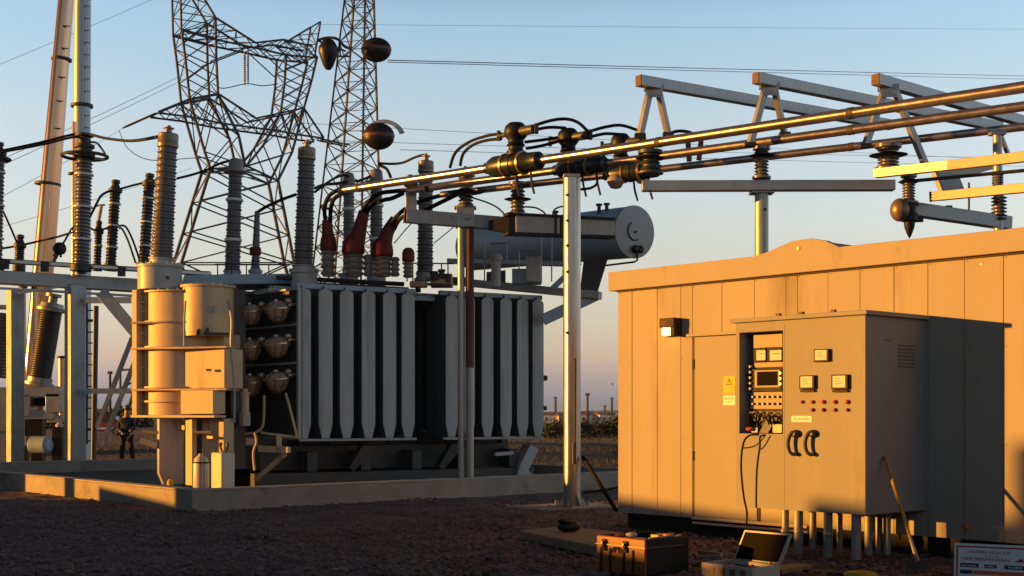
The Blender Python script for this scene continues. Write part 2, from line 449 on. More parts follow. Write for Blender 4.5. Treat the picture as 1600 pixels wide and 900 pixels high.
# ---------------------------------------------------------------- concrete bund round the transformer
PF = V((-5.0, 20.5, 0))
LV, LU, BH, BT = 10.9, 13.6, .40, .22
bund = thing('bund_wall', PF, 'low weathered concrete bund wall around the transformer pit', 'wall')
def bw(a0, a1, b0, b1, name):
    mb = MB(); mb.obox(PF+W*a0+U*b0, W*(a1-a0), U*(b1-b0), UP*(BH-.03)); mb.build(name, 'concrete', bund, bev=.012)
    mb = MB(); mb.obox(PF+W*(a0-.004)+U*(b0-.004)+UP*(BH-.03), W*(a1-a0+.008), U*(b1-b0+.008), UP*.03); mb.build('coping', 'concrete_top', bund, bev=.008)
bw(0, LV, 0, BT, 'front_wall'); bw(0, BT, BT+.002, LU, 'side_wall'); bw(LV-BT, LV, BT+.002, LU, 'side_wall'); bw(BT+.002, LV-BT-.002, LU-BT, LU, 'back_wall')
MB().obox(PF+W*BT+U*BT+UP*.0, W*(LV-2*BT), U*(LU-2*BT), UP*.11).build('pit_floor', 'pit_gravel', props=('', '', '', 'structure'))

# unseen walls, pillars and panel added on the sunward side to shade the yard
mb = MB(); mb.obox((-18, 12.62, 0), (.25, 0, 0), (0, 7.6, 0), (0, 0, 2.15)); mb.build('shade_wall', 'concrete', bev=.02, props=('unseen grey wall added for shade left of the gravel yard beside the bund corner', 'wall'))
mb = MB(); mb.obox((-18, 12.02, 0), (.25, 0, 0), (0, .595, 0), (0, 0, 2.52)); mb.build('shade_pillar', 'concrete', bev=.02, props=('square unseen shade pillar between the two added walls', 'pillar'))
mb = MB(); mb.obox((-18, 11.68, 0), (.3, 0, 0), (0, .32, 0), (0, 0, 3.3)); mb.build('shade_pillar', 'concrete', bev=.02, props=('taller unseen shade pillar beside the low shade panel', 'pillar'))
mb = MB(); mb.obox((-17.95, 10.98, .05), (.06, 0, 0), (0, .69, 0), (0, 0, 1.92)); mb.build('shade_panel', 'dark_steel', bev=.01, props=('low unseen shade panel between the tall wall and the pillar', 'gate'))  # unseen low panel, its height set to let some sun reach the tool case
mb = MB(); mb.obox((-18, 2, 0), (.25, 0, 0), (0, 8.96, 0), (0, 0, 3.3)); mb.build('shade_wall', 'concrete', bev=.02, props=('taller unseen grey wall added for shade left of the gravel yard nearest the camera', 'wall'))
mb = MB(); mb.obox((-18, 20.23, 0), (.25, 0, 0), (0, 2.25, 0), (0, 0, 1.22)); mb.build('shade_wall', 'concrete', bev=.02, props=('lowest stretch of unseen grey wall added for shade left of the bund corner', 'wall'))
mb = MB(); mb.obox((-18, 23.3, 0), (.3, 0, 0), (0, .36, 0), (0, 0, 2.0)); mb.build('shade_pillar', 'concrete', bev=.02, props=('lone low unseen shade pillar left of the bund', 'pillar'))  # unseen post added to cast a notch of shade on the bund
mb = MB(); mb.obox((-18.6, 25.2, 0), (.5, 0, 0), (0, 7.4, 0), (0, 0, 8.2)); mb.build('sun_block_wall', 'concrete', bev=.02, props=('high unseen wall added for shade left of the transformer', 'wall'))  # unseen wall added to keep the sun off bushings and conservator
mb = MB(); mb.obox((-18, 25.15, 0), (.25, 0, 0), (0, 9, 0), (0, 0, 1.25)); mb.build('shade_wall', 'concrete', bev=.02, props=('lower unseen grey wall added for shade left of the bund', 'wall'))

# ---------------------------------------------------------------- distance: poles, houses, trees, car
def pole(px, top, Y, label, arms=1):
    b = Gd(px, Y); t = thing('power_pole', b, label, 'pole', 'distant power poles'); zt = ZP(top, Y)
    MB().tube([b, V((b.x, b.y, zt))], [.22*Y/300+.06, .16*Y/300+.05], 8).build('pole', 'bark', t)
    for k in range(arms):
        z = zt-.06*Y/10*(.4+k*.5)*.3
        MB().beam((b.x-.0018*Y, Y, z), (b.x+.0018*Y, Y, z), .12, .15).build('crossarm', 'bark', t)
pole(868, 620, 260, 'thin dark power pole left of the bright steel column on the horizon')
pole(918, 614, 200, 'stout dark wooden power pole just right of the bright steel column', 2)
pole(945, 633, 330, 'shortest far power pole on the horizon left of the orange cabin')
pole(956, 621, 280, 'far power pole nearest the orange cabin corner')
pole(172, 580, 130, 'dark power pole with crossarm beyond the gantry column', 2)
pole(188, 576, 180, 'forked dark power pole beside the turret of the transformer', 2)
def house(px, Y, w, h, label, roof='house_roof'):
    b = Gd(px, Y); t = thing('house', b, label, 'house', 'distant white houses')
    MB().obox((b.x-w/2, Y, 0), (w, 0, 0), (0, 6, 0), (0, 0, h)).build('wall', 'house_white', t)
    MB().prism([(b.x-w/2-.3, Y-.3, h+.01), (b.x-w/2-.3, Y+3, h+h*.35), (b.x-w/2-.3, Y+6.3, h+.01)], (w+.6, 0, 0)).build('roof', roof, t)
    MB().obox((b.x-w*.25, Y-.05, h*.3), (w*.16, 0, 0), (0, .04, 0), (0, 0, h*.35)).build('window', 'car_glass', t)
for i, (px, Y, w, h) in enumerate([(857, 205, 1.7, 1.3), (869, 215, 1.9, 1.2), (879, 210, 1.2, 1.2), (915, 200, 2.0, 1.4), (930, 215, 1.6, 1.1), (948, 210, 2.2, 1.3)]):
    house(px, Y, w, h, ['small white far house touching the last radiator', 'wider white far house in the gap left of the steel column', 'narrow white far house against the steel column',
                        'white far house just right of the steel column', 'lowest white far house between steel column and cabin', 'white far house close to the orange cabin corner'][i])
def make_tree(px, Y, w, h, label, seed, cat='tree', name='distant_tree', grp='trees along the horizon'):
    rs = random.Random(seed); b = Gd(px, Y)
    t = thing(name, b, label, cat, grp)
    MB().tube([b, b+V((.1, 0, h*.55))], [.05*h, .02*h], 7).build('trunk', 'bark', t)
    mb = MB(); cl = [(rs.uniform(-.42, .42)*w, rs.uniform(-.3, .3)*w, rs.uniform(.3, .85)*h, rs.uniform(.16, .3)*w) for _ in range(8)]
    for i in range(900):
        cx, cy, cz, r = rs.choice(cl)
        d = V((rs.gauss(0, 1), rs.gauss(0, 1), rs.gauss(0, 1))).normalized()*r*rs.random()**.4
        c = b+V((cx, cy, cz))+d*1.0; c.z = max(c.z, .12*h)
        n = V((rs.gauss(0, 1), rs.gauss(0, 1), rs.gauss(0, 1))).normalized(); a = n.orthogonal().normalized(); e = n.cross(a); s = .045*w*rs.uniform(.5, 1.2)
        mb.add([c-a*s, c-e*s*.6, c+a*s, c+e*s*.6], [(0, 1, 2, 3)])
    mb.build('crown', 'foliage', t, smooth=0)
TL = ['dark bush just right of the transformer edge', 'low dark tree beside the last radiator', 'bush left of the bright steel column', 'bushy dark tree hidden partly by steel column',
      'rounded dark tree right of the steel column', 'low spreading tree between column and cabin', 'taller dark tree near the orange cabin', 'dark tree touching the orange cabin corner',
      'dim bush beyond the leftmost gantry column', 'dark bush between gantry columns', 'bush behind the red car', 'low bush left of the standing worker']
for i, (px, Y, w, h) in enumerate([(843, 84, 2.4, .75), (858, 90, 2.4, .65), (876, 86, 2.4, .7), (896, 90, 2.6, .8), (918, 82, 2.4, .85), (933, 92, 2.6, .95), (948, 88, 2.6, 1.05), (962, 92, 2.6, 1.15),
                                   (5, 120, 5, 1.6), (88, 130, 5, 1.5), (165, 150, 6, 1.5), (192, 140, 5, 1.3)]):
    make_tree(px, Y, w, h, TL[i], 40+i)
# red car
cY = 92; cb = Gd(158, cY)
car = thing('parked_car', cb, 'small red parked car beyond the left gantry columns', 'car')
L, cw = 3.4, 1.6
prof = [(-L/2, .3), (-L/2, .72), (-L*.33, .86), (-L*.17, 1.32), (L*.22, 1.36), (L*.40, .92), (L/2, .80), (L/2, .3)]
MB().prism([V((cb.x+a, cY, z)) for a, z in prof], (0, cw, 0)).build('body', 'car_red', car, bev=.06)
MB().prism([V((cb.x+a, cY-.015, z)) for a, z in [(-L*.29, .9), (-L*.16, 1.25), (L*.20, 1.28), (L*.33, .95)]], (0, .012, 0)).build('side_window', 'car_glass', car)
MB().obox((cb.x-L/2, cY-.02, .44), (L, 0, 0), (0, .015, 0), (0, 0, .14)).build('side_stripe', 'car_white', car)
for dx in (-1.05, 1.05):
    w_ = MB().lathe((cb.x+dx, cY-.03, .31), [(.31, 0), (.31, .18)], V((0, 1, 0)), 16).build('wheel', 'black_rubber', car)
    MB().lathe((cb.x+dx, cY-.05, .31), [(.18, 0), (.18, .03)], V((0, 1, 0)), 12).build('rim', 'latch_metal', w_)

# ---------------------------------------------------------------- pylon (double-faced lattice)
PN = V((-.565, .825, 0)).normalized()
def PY(px, py, side):
    Y = 150+(px-277)/213*9.0
    return P(px, py, Y)+PN*side*1.35
pyl = thing('lattice_pylon', Gd(362, 153), 'tall dark lattice pylon with a window frame head behind the transformer', 'pylon')
def lat(mb, A, B, n, w=.16, ends=True, diag=True):
    w *= 1.0
    """lattice strip between two polylines of equal count, on both faces, with ties between the faces"""
    def samp(pl, t):
        k = len(pl)-1; f = min(max(t*k, 0), k-1e-6); i = int(f); f -= i
        return (pl[i][0]*(1-f)+pl[i+1][0]*f, pl[i][1]*(1-f)+pl[i+1][1]*f)
    for s in (-1, 1):
        for pl in (A, B):
            for a, b in zip(pl[:-1], pl[1:]): mb.angle_bar(PY(*a, s), PY(*b, s), w*1.25)
        for i in range(n):
            a0, a1 = samp(A, i/n), samp(A, (i+1)/n); b0, b1 = samp(B, i/n), samp(B, (i+1)/n)
            if diag:
                mb.angle_bar(PY(*a0, s), PY(*b1, s), w*.62); mb.angle_bar(PY(*b0, s), PY(*a1, s), w*.62)
            if i == n-1: mb.angle_bar(PY(*a1, s), PY(*b1, s), w*.6)
    for i in range(n):
        for pl in (A, B):
            a0, a1 = samp(pl, i/n), samp(pl, (i+1)/n); q = 1 if i % 2 else -1
            mb.angle_bar(PY(*a0, q), PY(*a1, -q), w*.5)
mb = MB(); lat(mb, [(322, 267), (277, 412)], [(427, 285), (452, 412)], 3, .26); lat(mb, [(277, 412), (190, 692)], [(452, 412), (536, 692)], 3, .28)
mb.build('tower_body', 'lattice_steel', pyl)
mb = MB(); lat(mb, [(290, 160), (313, 240), (322, 267)], [(334, 152), (366, 215), (376, 262)], 2, .22)
lat(mb, [(277, 50), (283, 95), (290, 160)], [(330, 32), (331, 95), (334, 152)], 4, .20); mb.build('side_frame', 'lattice_steel', pyl)
mb = MB(); lat(mb, [(467, 173), (449, 240), (427, 285)], [(431, 180), (404, 230), (378, 262)], 2, .22)
lat(mb, [(488, 92), (479, 130), (467, 173)], [(440, 88), (437, 135), (431, 180)], 4, .20); mb.build('side_frame', 'lattice_steel', pyl)
mb = MB(); lat(mb, [(277, 52), (330, 66), (388, 78), (440, 90), (488, 94)], [(330, 32), (362, 52), (392, 71), (435, 66), (480, 76)], 8, .17); mb.build('bridge_truss', 'lattice_steel', pyl)
mb = MB(); lat(mb, [(274, -60), (277, 52)], [(276, -58), (330, 32)], 4, .17); mb.build('peak', 'lattice_steel', pyl)
mb = MB(); lat(mb, [(493, 38), (440, 70)], [(493, 39), (484, 92)], 3, .15); mb.build('peak', 'lattice_steel', pyl)
mb = MB(); lat(mb, [(241, 178), (290, 158), (334, 150), (393, 188), (431, 180), (467, 172), (498, 218)], [(241, 180), (290, 186), (340, 196), (392, 203), (430, 208), (462, 214), (498, 219)], 12, .17); mb.build('crossarm', 'lattice_steel', pyl)
mb = MB(); lat(mb, [(322, 267), (376, 262)], [(378, 262), (427, 285)], 3, .18); mb.build('waist_brace', 'lattice_steel', pyl)
mb = MB()
for s_ in (-1, 1): mb.angle_bar(PY(322, 100, s_), PY(385, 76, s_), .16); mb.angle_bar(PY(440, 120, s_), PY(392, 76, s_), .12)
mb.split('knee_brace', 'lattice_steel', pyl)
for a, b in (((241, 178), (194, 199)), ((385, 80), (385, 131)), ((498, 218), (545, 228))):
    mb = MB()
    for s in (-.35, .35): 
        p0, p1 = PY(*a, s), PY(*b, s); mb.tube([p0, p1], .10, 6)
        for k in range(14):
            c = p0.lerp(p1, .12+.76*k/13); mb.lathe(c, [(.05, -.05), (.17, 0), (.05, .06)], p1-p0, 8)
    mb.build('insulator_string', 'arrester_dark', pyl)

# ---------------------------------------------------------------- lattice mast with drum antennas
mY = 112; mast = thing('lattice_mast', Gd(549, mY), 'slender dark lattice radio mast rising behind the transformer', 'mast')
def mpt(k, py):
    half = (19+ (py)*.0607)*mY/F*1.0
    c = P(561.5-.043*py, py, mY); a = rad(28+90*k)
    return c+V((math.cos(a)*half*1.28, math.sin(a)*half*1.28, 0))
mb = MB(); levels = [-90+32*i for i in range(25)]
for i in range(len(levels)-1):
    y0, y1 = levels[i], levels[i+1]
    for k in range(4):
        mb.angle_bar(mpt(k, y0), mpt(k, y1), .15)
        mb.angle_bar(mpt(k, y0), mpt((k+1) % 4, y1), .075); mb.angle_bar(mpt((k+1) % 4, y0), mpt(k, y1), .075); mb.angle_bar(mpt(k, y1), mpt((k+1) % 4, y1), .06)
mb.build('lattice', 'lattice_steel', mast)
mb = MB(); mb.tube([P(571, -60, mY-.3), P(560, 690, mY-.3)], .09, 6)
for i in range(60): 
    y = -55+12.4*i; c = P(571-.0147*(y+60), y, mY-.3); mb.beam(c-V((.25, 0, 0)), c+V((.25, 0, 0)), .05, .05)
mb.build('ladder', 'lattice_steel', mast)
def drum(px, py, rx, rz, label, hood=False):
    Y = mY-2.4; c = P(px, py, Y); t = thing('drum_antenna', c, label, 'antenna', 'drum antennas on the mast')
    q = Y/F; MB().ellip(c, rx*q, rx*q*.8, rz*q, 28, 16).build('drum', 'dish_dark', t)
    MB().lathe(c-UP*.08*rz*q, [(rx*q*.99, 0), (rx*q*1.012, .03), (rx*q*1.012, .2*rz*q), (rx*q*.99, .22*rz*q)], UP, 28, 1.0).build('band', 'dish_band', t).scale = (1, .8, 1)
    MB().beam(c+V((-.2, .4, 0)), P(px-18, py, mY+.2), .16, .16).build('bracket', 'lattice_steel', t)
    if hood:
        mb = MB(); vs = []; fs = []; n = 16
        for i in range(n+1):
            a = rad(165-150*i/n); wv = .35+.5*math.sin(math.pi*i/n)*(.3+.7*i/n)
            for (rr, dy) in ((1.12, .9), (1.24+.22*i/n, .9), (1.24+.22*i/n, 1.5), (1.12, 1.5)):
                vs.append(c+V((math.cos(a)*rx*q*rr+.25, dy*.5, math.sin(a)*rz*q*rr)))
        for i in range(n):
            for k in range(4): fs.append((i*4+k, i*4+(k+1) % 4, i*4+4+(k+1) % 4, i*4+4+k))
        mb.add(vs, fs); mb.build('hood', 'dish_pale', t)
drum(588, 78, 23.5, 19, 'upper round dark drum antenna on the mast')
drum(592, 213, 24.5, 21, 'lower dark drum antenna with pale curved hood on the mast', True)
c = P(513, 86, 108); q = 108/F
bell = thing('bell_antenna', c, 'dark pear shaped antenna hanging from a bracket left of the mast', 'antenna')
MB().lathe(c, [(.02, -23*q), (4*q, -22.6*q), (8*q, -17*q), (13*q, -3*q), (15.5*q, 6*q), (15*q, 12*q), (11*q, 19*q), (8*q, 23*q), (.02, 23.5*q)], UP, 24).build('shell', 'dish_dark', bell)
mb = MB(); mb.tube(smooth_path([P(495, 63, 108), P(512, 59, 108), P(527, 61, 108), P(538, 72, 109), P(548, 76, 111)], 6), .12, 8); mb.beam(P(495, 63, 108), P(540, 80, 110), .12, .12); mb.beam(P(520, 88, 108), P(546, 88, 111), .15, .15); mb.beam(P(530, 64, 108), P(532, 88, 110), .12, .12)
mb.build('bracket', 'lattice_steel', bell)

# ---------------------------------------------------------------- overhead lines (each wire one thing)
def wire(name, pts, r, label, grp='overhead line wires', m='wire', n=6, cat='wire'):
    return MB().tube(smooth_path(pts, 8), r, n).build(name, m, at=pts[0], props=(label, cat, grp))
def w2(a, b, Ya, Yb, r, label, sag=2):
    p0, p1 = P(*a, Ya), P(*b, Yb); pts = []
    for i in range(9):
        t = i/8; p = p0.lerp(p1, t); p.z -= sag*4*t*(1-t)*Ya/F; pts.append(p)
    wire('overhead_wire', pts, r, label)
w2((-60, 277), (287, 116), 90, 150, 0.022, 'upper wire of the pair slanting up to the pylon frame', 3)
w2((-60, 287), (289, 123), 90, 150, 0.022, 'lower wire of the pair slanting up to the pylon frame', 3)
w2((-60, 125), (276, -18), 120, 150, 0.019, 'faint wire high in the left corner of the sky', 2)
w2((-60, 340), (194, 199), 100, 150, 0.019, 'wire running up to the left crossarm tip of the pylon', 4)
w2((-60, 372), (300, 262), 110, 170, 0.019, 'lowest faint wire slanting behind the arresters', 4)
w2((606, 94), (1700, 121), 110, 260, 0.040, 'upper wire of the pair running right from the upper drum', 1)
w2((606, 97), (1700, 126), 110, 260, 0.034, 'lower wire of the pair running right from the upper drum', 1)
w2((498, 219), (1700, 247), 158, 300, 0.031, 'wire leaving the right crossarm tip towards the right', 6)
w2((470, 192), (1700, 255), 158, 300, 0.028, 'wire passing behind the hooded drum towards the right', 3)
w2((493, 38), (1700, 46), 158, 300, 0.019, 'faint earth wire at the top running right from the pylon peak', 1)
w2((625, 234), (1700, 262), 120, 320, 0.028, 'wire at the level of the lower drum running right', 2)
MB().tube(smooth_path([PY(332, 130, 0), PY(348, 138, 0), PY(385, 131, 0), PY(410, 134, 0), PY(434, 131, 0)], 6), .06, 6).build('jumper_wire', 'wire', at=PY(385, 131, 0), props=('drooping jumper wire inside the pylon window', 'wire'))
MB().tube(smooth_path([P(186, 204, 148), P(200, 232, 148), P(235, 250, 148), P(300, 247, 150), P(330, 246, 152)], 6), .05, 6).build('jumper_wire', 'wire', at=P(186, 204, 148), props=('drooping jumper wire under the left crossarm of the pylon', 'wire'))
# unseen dark block added behind the camera to cut light from the sky
mb = MB(); mb.obox((-26, -16, 0), (75, 0, 0), (0, 5, 0), (0, 0, 5.5)); mb.build('sky_blocker', 'tfm_dark', at=(11, -13, 0), props=('long dark unseen block added behind the camera to cut sky light', 'shed'))

bc_ = P(957, 601, 70); bird = thing('bird', bc_, 'tiny dark bird flying left of the cabin corner', 'bird')
MB().ellip(bc_, .03, .08, .03, 10, 8).build('body', 'ink_dark', bird)
for sgn in (-1, 1):
    MB().prism([bc_+V((0, -.05, .02)), bc_+V((sgn*.05, -.02, .07)), bc_+V((sgn*.08, .04, .04)), bc_+V((0, .07, .02))], V((0, 0, .012))).build('wing', 'ink_dark', bird)
# ---------------------------------------------------------------- power transformer
TV = V((.869, .495, 0)).normalized(); TU = V((-.495, .869, 0)).normalized(); TO = V((-4.06, 25.6, 0))
def T(a, b, z): return TO+TV*a+TU*b+UP*z
def ta(px, b=0.0):
    t = (px-CX)/F; o = TO+TU*b
    return (t*o.y-o.x)/(TV.x-t*TV.y)
tf = thing('power_transformer', T(2.2, 1.8, .11), 'large grey power transformer with radiator banks, fans and tall bushings in the bund', 'transformer')
ZB, ZT = 1.075, 4.05
mb = MB(); mb.obox(T(.15, 1.35, .45), TV*5.2, TU*1.9, UP*3.55)
for k in range(8): mb.obox(T(.35+.68*k, 1.27, .5), TV*.05, TU*.078, UP*3.4)
mb.build('tank', 'tfm_dark', tf, bev=.015)
mb = MB(); mb.obox(T(-.4, .95, 4.02), TV*5.9, TU*2.5, UP*.08); mb.obox(T(-.2, 1.2, 4.103), TV*5.4, TU*2.1, UP*.07)
for k in range(34): mb.lathe(T(-.33+.171*k, .985, 4.10), [(.022, 0), (.022, .05)], UP, 6)
mb.build('cover', 'tfm_paint', tf, bev=.01)
# header channels above and bar below each radiator bank
HB1, HB2 = (ta(478), ta(650)), (ta(698), ta(850))
mb = MB()
mb.obox(T(HB1[0]-.15, .10, 4.04), TV*(HB1[1]-HB1[0]+.2), TU*.10, UP*.10)
mb.obox(T(HB2[0]-.10, .10, 4.04), TV*(HB2[1]-HB2[0]+.12), TU*.10, UP*.10)
mb.obox(T(HB1[1]+.05, .35, 3.93), TV*(HB2[0]-HB1[1]-.15), TU*.06, UP*.10)
mb.build('header_channel', 'blue_tank', tf, bev=.008)
mb = MB()
mb.obox(T(HB1[0]-.12, .03, ZB-.035), TV*(HB1[1]-HB1[0]+.16), TU*.08, UP*.05)
mb.obox(T(HB2[0]-.05, .03, ZB-.035), TV*(HB2[1]-HB2[0]+.06), TU*.08, UP*.05)
mb.build('bottom_rail', 'radiator_paint', tf, bev=.006)
def radiator(px):
    a = ta(px); w = .285 if px < 660 else .272; mb = MB(); m2 = MB(); n = 13
    for k in range(n):
        b = .0+.082*k; th = .022 if k == 0 else .014
        o = [(-w/2, ZB+.30), (-w/2, ZT-.10), (-w/2+.03, ZT-.045), (-w/2+.075, ZT-.03), (-.035, ZT-.02), (-.03, ZT+.05), (.03, ZT+.05), (.035, ZT-.02), (w/2-.075, ZT-.03), (w/2-.03, ZT-.045), (w/2, ZT-.10), (w/2, ZB+.30), (.075, ZB+.02), (-.075, ZB+.02)]
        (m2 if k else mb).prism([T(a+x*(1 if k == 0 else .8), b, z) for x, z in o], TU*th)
        if k == 0:
            for j in range(3):
                x = -w/2+.068+j*(w-.136)/2
                mb.prism([T(a+x-.012, -.0005, ZB+.36), T(a+x, -.004, ZB+.36), T(a+x+.012, -.0005, ZB+.36)], UP*(ZT-ZB-.52))
    r_ = mb.build('radiator', 'radiator_paint', tf, smooth=0); m2.build('fin_stack', 'fin_gap_shade', r_, smooth=0)
for px in (475, 509, 542, 576, 609, 638, 706, 733, 762, 791, 817, 841): radiator(px)
mb = MB()
for px in (475, 509, 542, 576, 609, 638, 706, 733, 762, 791, 817, 841):
    a = ta(px); mb.tube([T(a, .04, ZT-.09), T(a, 1.34, ZT-.09)], .045, 10); mb.tube([T(a, .04, ZB+.12), T(a, 1.34, ZB+.12)], .045, 10)
mb.build('header_pipes', 'radiator_paint', tf)
MB().lathe(T(ta(851), .05, 2.35), [(.06, 0), (.06, .07), (.02, .09)], TV, 10).build('sight_plug', 'dark_steel', tf)
MB().lathe(T(ta(851), .05, 1.7), [(.05, 0), (.05, .06), (.02, .08)], TV, 10).build('sight_plug', 'dark_steel', tf)

# fan panel on the left of the radiators
FA, FB = V((XP(469, 25.55), 25.55, 0)), V((XP(375, 27.3), 27.3, 0)); FD = (FB-FA).normalized(); FL = (FB-FA).length; FN = V((-FD.y, FD.x, 0))
if FN.x > 0: FN = -FN
mb = MB(); mb.obox(FA+UP*1.10, FD*FL, -FN*.05, UP*2.92)
for k in range(30): mb.obox(FA+FD*(.06+k*(FL-.12)/29)+UP*1.15, FD*.02, FN*.02, UP*2.8)
mb.build('fan_panel', 'tfm_dark', tf)
mb = MB()
for z in (1.08, 2.55, 3.30, 4.0): mb.obox(FA+FN*.003+UP*z, FD*FL, FN*.05, UP*.045)
mb.obox(FA+FN*.003-FD*.05+UP*1.08, FD*.05, FN*.07, UP*2.97)
mb.build('panel_frame', 'tfm_paint', tf, bev=.006)
for (px, ys, Y) in ((391, (489, 544, 600), 25.75), (432.5, (484, 539, 594), 25.55)):
    for y in ys:
        c = P(px, y, Y); r = .245
        mb = MB().lathe(c, [(.02, -.26), (.10, -.235), (.165, -.17), (.215, -.07), (.240, 0), (.262, .012), (.262, .035), (.225, .045), (.19, .11), (.12, .155), (.05, .17), (.045, .20), (.001, .205)], UP+FN*.12, 22)
        f = mb.build('cooling_fan', 'fan_metal', tf)
        MB().tube([c+UP*.03-FN*.12, c+UP*.03-FN*.52], .10, 12).build('motor_mount', 'dark_steel', f)
        mb = MB().ellip(c+FD*-.16-FN*.16+UP*.17, .075, .075, .06, 10, 7); mb.beam(c+FD*-.16-FN*.16+UP*.1, c+FD*-.16-FN*.4+UP*.12, .05, .05)
        mb.build('terminal_box', 'fan_metal', f)
        mb = MB()
        for k in range(8):
            a = 2*math.pi*k/8; d = V((math.cos(a), math.sin(a), 0))
            mb.tube([c+d*.263+UP*.02, c+d*.215-UP*.085, c+d*.17-UP*.18, c+d*.06-UP*.262], .006, 5)
        mb.build('guard', 'dark_steel', f)
# conduits
for pts in ([(413, 618, 25.6), (412, 655, 25.5), (409, 668, 25.5), (398, 676, 25.5), (378, 678, 25.6)], [(446, 614, 25.2), (456, 650, 25.2), (464, 683, 25.2)], [(398, 676, 25.3), (401, 690, 25.3), (396, 708, 25.3), (398, 735, 25.3)]):
    MB().tube(smooth_path([P(*p) for p in pts], 6), .026, 8).build('conduit', 'tfm_paint_sunlit', tf)
mb = MB(); c = P(389, 655, 25.2); mb.obox(c+V((-.11, 0, -.13)), W*.16, U*.16, UP*.27)
cb_ = mb.build('control_box', 'tfm_paint', tf, bev=.008)
MB().obox(c+V((-.10, 0, -.11))-W*.006, U*.13, -W*.006, UP*.23).build('nameplate', 'face_white', cb_)
mb = MB(); mb.beam(P(408, 676, 25.2), P(468, 684, 25.1), .09, .05); mb.build('lower_ledge', 'tfm_paint_sunlit', tf, bev=.006)
mb = MB(); mb.beam(P(405, 701, 24.9), P(452, 703, 24.6), .10, .12); mb.beam(P(446, 709, 24.65), P(399, 750, 25.0), .06, .09); mb.beam(P(436, 682, 24.9), P(436, 700, 24.8), .10, .09)
mb.build('jacking_bracket', 'tfm_paint_sunlit', tf, bev=.008)

# boxes aligned with the yard axes: near corner at px, depth, length along U, depth along W
UC = V((-.90, .436, 0)).normalized(); WC = V((.436, .90, 0)).normalized()
def ubox(px, Y, lu, lw, z0, z1, du=U, dw=W):
    n = V((XP(px, Y), Y, z0)); return MB().obox(n, du*lu, dw*lw, UP*(z1-z0))
# ---- left end (sunlit): turret, cylinders, boxes
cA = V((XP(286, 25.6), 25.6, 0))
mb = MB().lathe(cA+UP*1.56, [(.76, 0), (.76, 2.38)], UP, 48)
mb.build('turret_drum', 'tfm_paint_sunlit', tf)
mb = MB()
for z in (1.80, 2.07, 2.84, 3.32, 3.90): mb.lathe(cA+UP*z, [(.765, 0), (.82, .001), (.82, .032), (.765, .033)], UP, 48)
mb.split('stiffening_ring', 'tfm_paint_sunlit', tf)
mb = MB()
for k in range(26):
    a = 2*math.pi*k/26; d = V((math.cos(a), math.sin(a), 0))
    mb.lathe(V((XP(250, 25.3), 25.3, 4.435))+d*.435, [(.018, 0), (.018, .04)], UP, 6); mb.lathe(cA+UP*3.932+d*.79, [(.018, 0), (.018, .03)], UP, 6)
for k in range(22):
    a = 2*math.pi*k/22; d = V((math.cos(a), math.sin(a), 0)); mb.lathe(V((XP(325, 25.15), 25.15, 4.02))+d*.51, [(.016, 0), (.016, .03)], UP, 6)
mb.build('flange_bolts', 'tfm_paint', tf)
mb = MB(); mb.tube(smooth_path([P(290, 470, 24.62), P(288, 500, 24.6), P(288, 540, 24.6)], 4), .022, 8); mb.tube(smooth_path([P(356, 470, 24.75), P(362, 500, 24.6), P(361, 540, 24.6), P(366, 600, 24.7), P(366, 660, 24.7)], 6), .024, 8); mb.split('drain_pipe', 'tfm_paint', tf)
mb = MB(); c_ = P(322, 487, 24.655); mb.obox(c_, V((.16, -.01, 0)), V((0, .03, 0)), UP*.11); mb.build('nameplate', 'tool_grey', tf)
# vertical flange with ribs on the far left
xf0, xf1 = XP(205.5, 25.0), XP(214, 25.0)
mb = ubox(213.5, 25.03, .115, .45, 1.53, 3.95, UC, WC)
for z in (1.80, 2.07, 2.45, 2.84, 3.10, 3.32, 3.52, 3.70, 3.90): mb.obox((xf1+.002, 25.12, z), (cA.x-.60-xf1, 0, 0), (0, .36, 0), (0, 0, .028))
mb.build('end_flange', 'tfm_paint_sunlit', tf, bev=.006)
mb = MB().lathe(V((XP(250, 25.3), 25.3, 3.965)), [(.42, 0), (.42, .42), (.46, .425), (.46, .47), (.30, .475), (.30, .50)], UP, 36); mb.build('bushing_turret', 'tfm_paint', tf)
MB().lathe(P(262, 434, 24.83), [(.035, 0), (.035, .05)], V((0, -1, 0)), 8).build('plug', 'dark_steel', tf)
cB = V((XP(325, 25.15), 25.15, 0))
mb = MB().lathe(cB+UP*3.06, [(.49, 0), (.49, .92), (.53, .925), (.53, .965), (.2, .97)], UP, 40); mb.build('oil_drum', 'tfm_paint_sunlit', tf)
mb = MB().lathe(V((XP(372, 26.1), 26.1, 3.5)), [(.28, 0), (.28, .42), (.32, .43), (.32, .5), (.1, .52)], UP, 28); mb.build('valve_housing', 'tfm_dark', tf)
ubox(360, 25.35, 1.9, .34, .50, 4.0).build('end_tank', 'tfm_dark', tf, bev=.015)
ubox(351, 24.45, 1.0, .55, 2.06, 2.80, UC, WC).build('side_box', 'tfm_paint_sunlit', tf, bev=.01)
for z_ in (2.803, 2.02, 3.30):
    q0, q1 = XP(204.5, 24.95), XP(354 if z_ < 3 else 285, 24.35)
    mb = MB().prism([V((q0, 24.95, z_)), V((q1, 24.33 if z_ < 3 else 24.78, z_)), V((q1, 26.0, z_)), V((q0, 26.0, z_))], UP*.036); mb.build('ledge', 'tfm_paint_sunlit', tf, bev=.004)
ubox(350, 24.95, .80, .5, 2.84, 3.10, UC, WC).build('drum_seat', 'tfm_paint_sunlit', tf, bev=.006)
ubox(333, 24.25, .76, .36, 1.58, 2.018, UC, WC).build('step_box', 'tfm_paint_sunlit', tf, bev=.008)
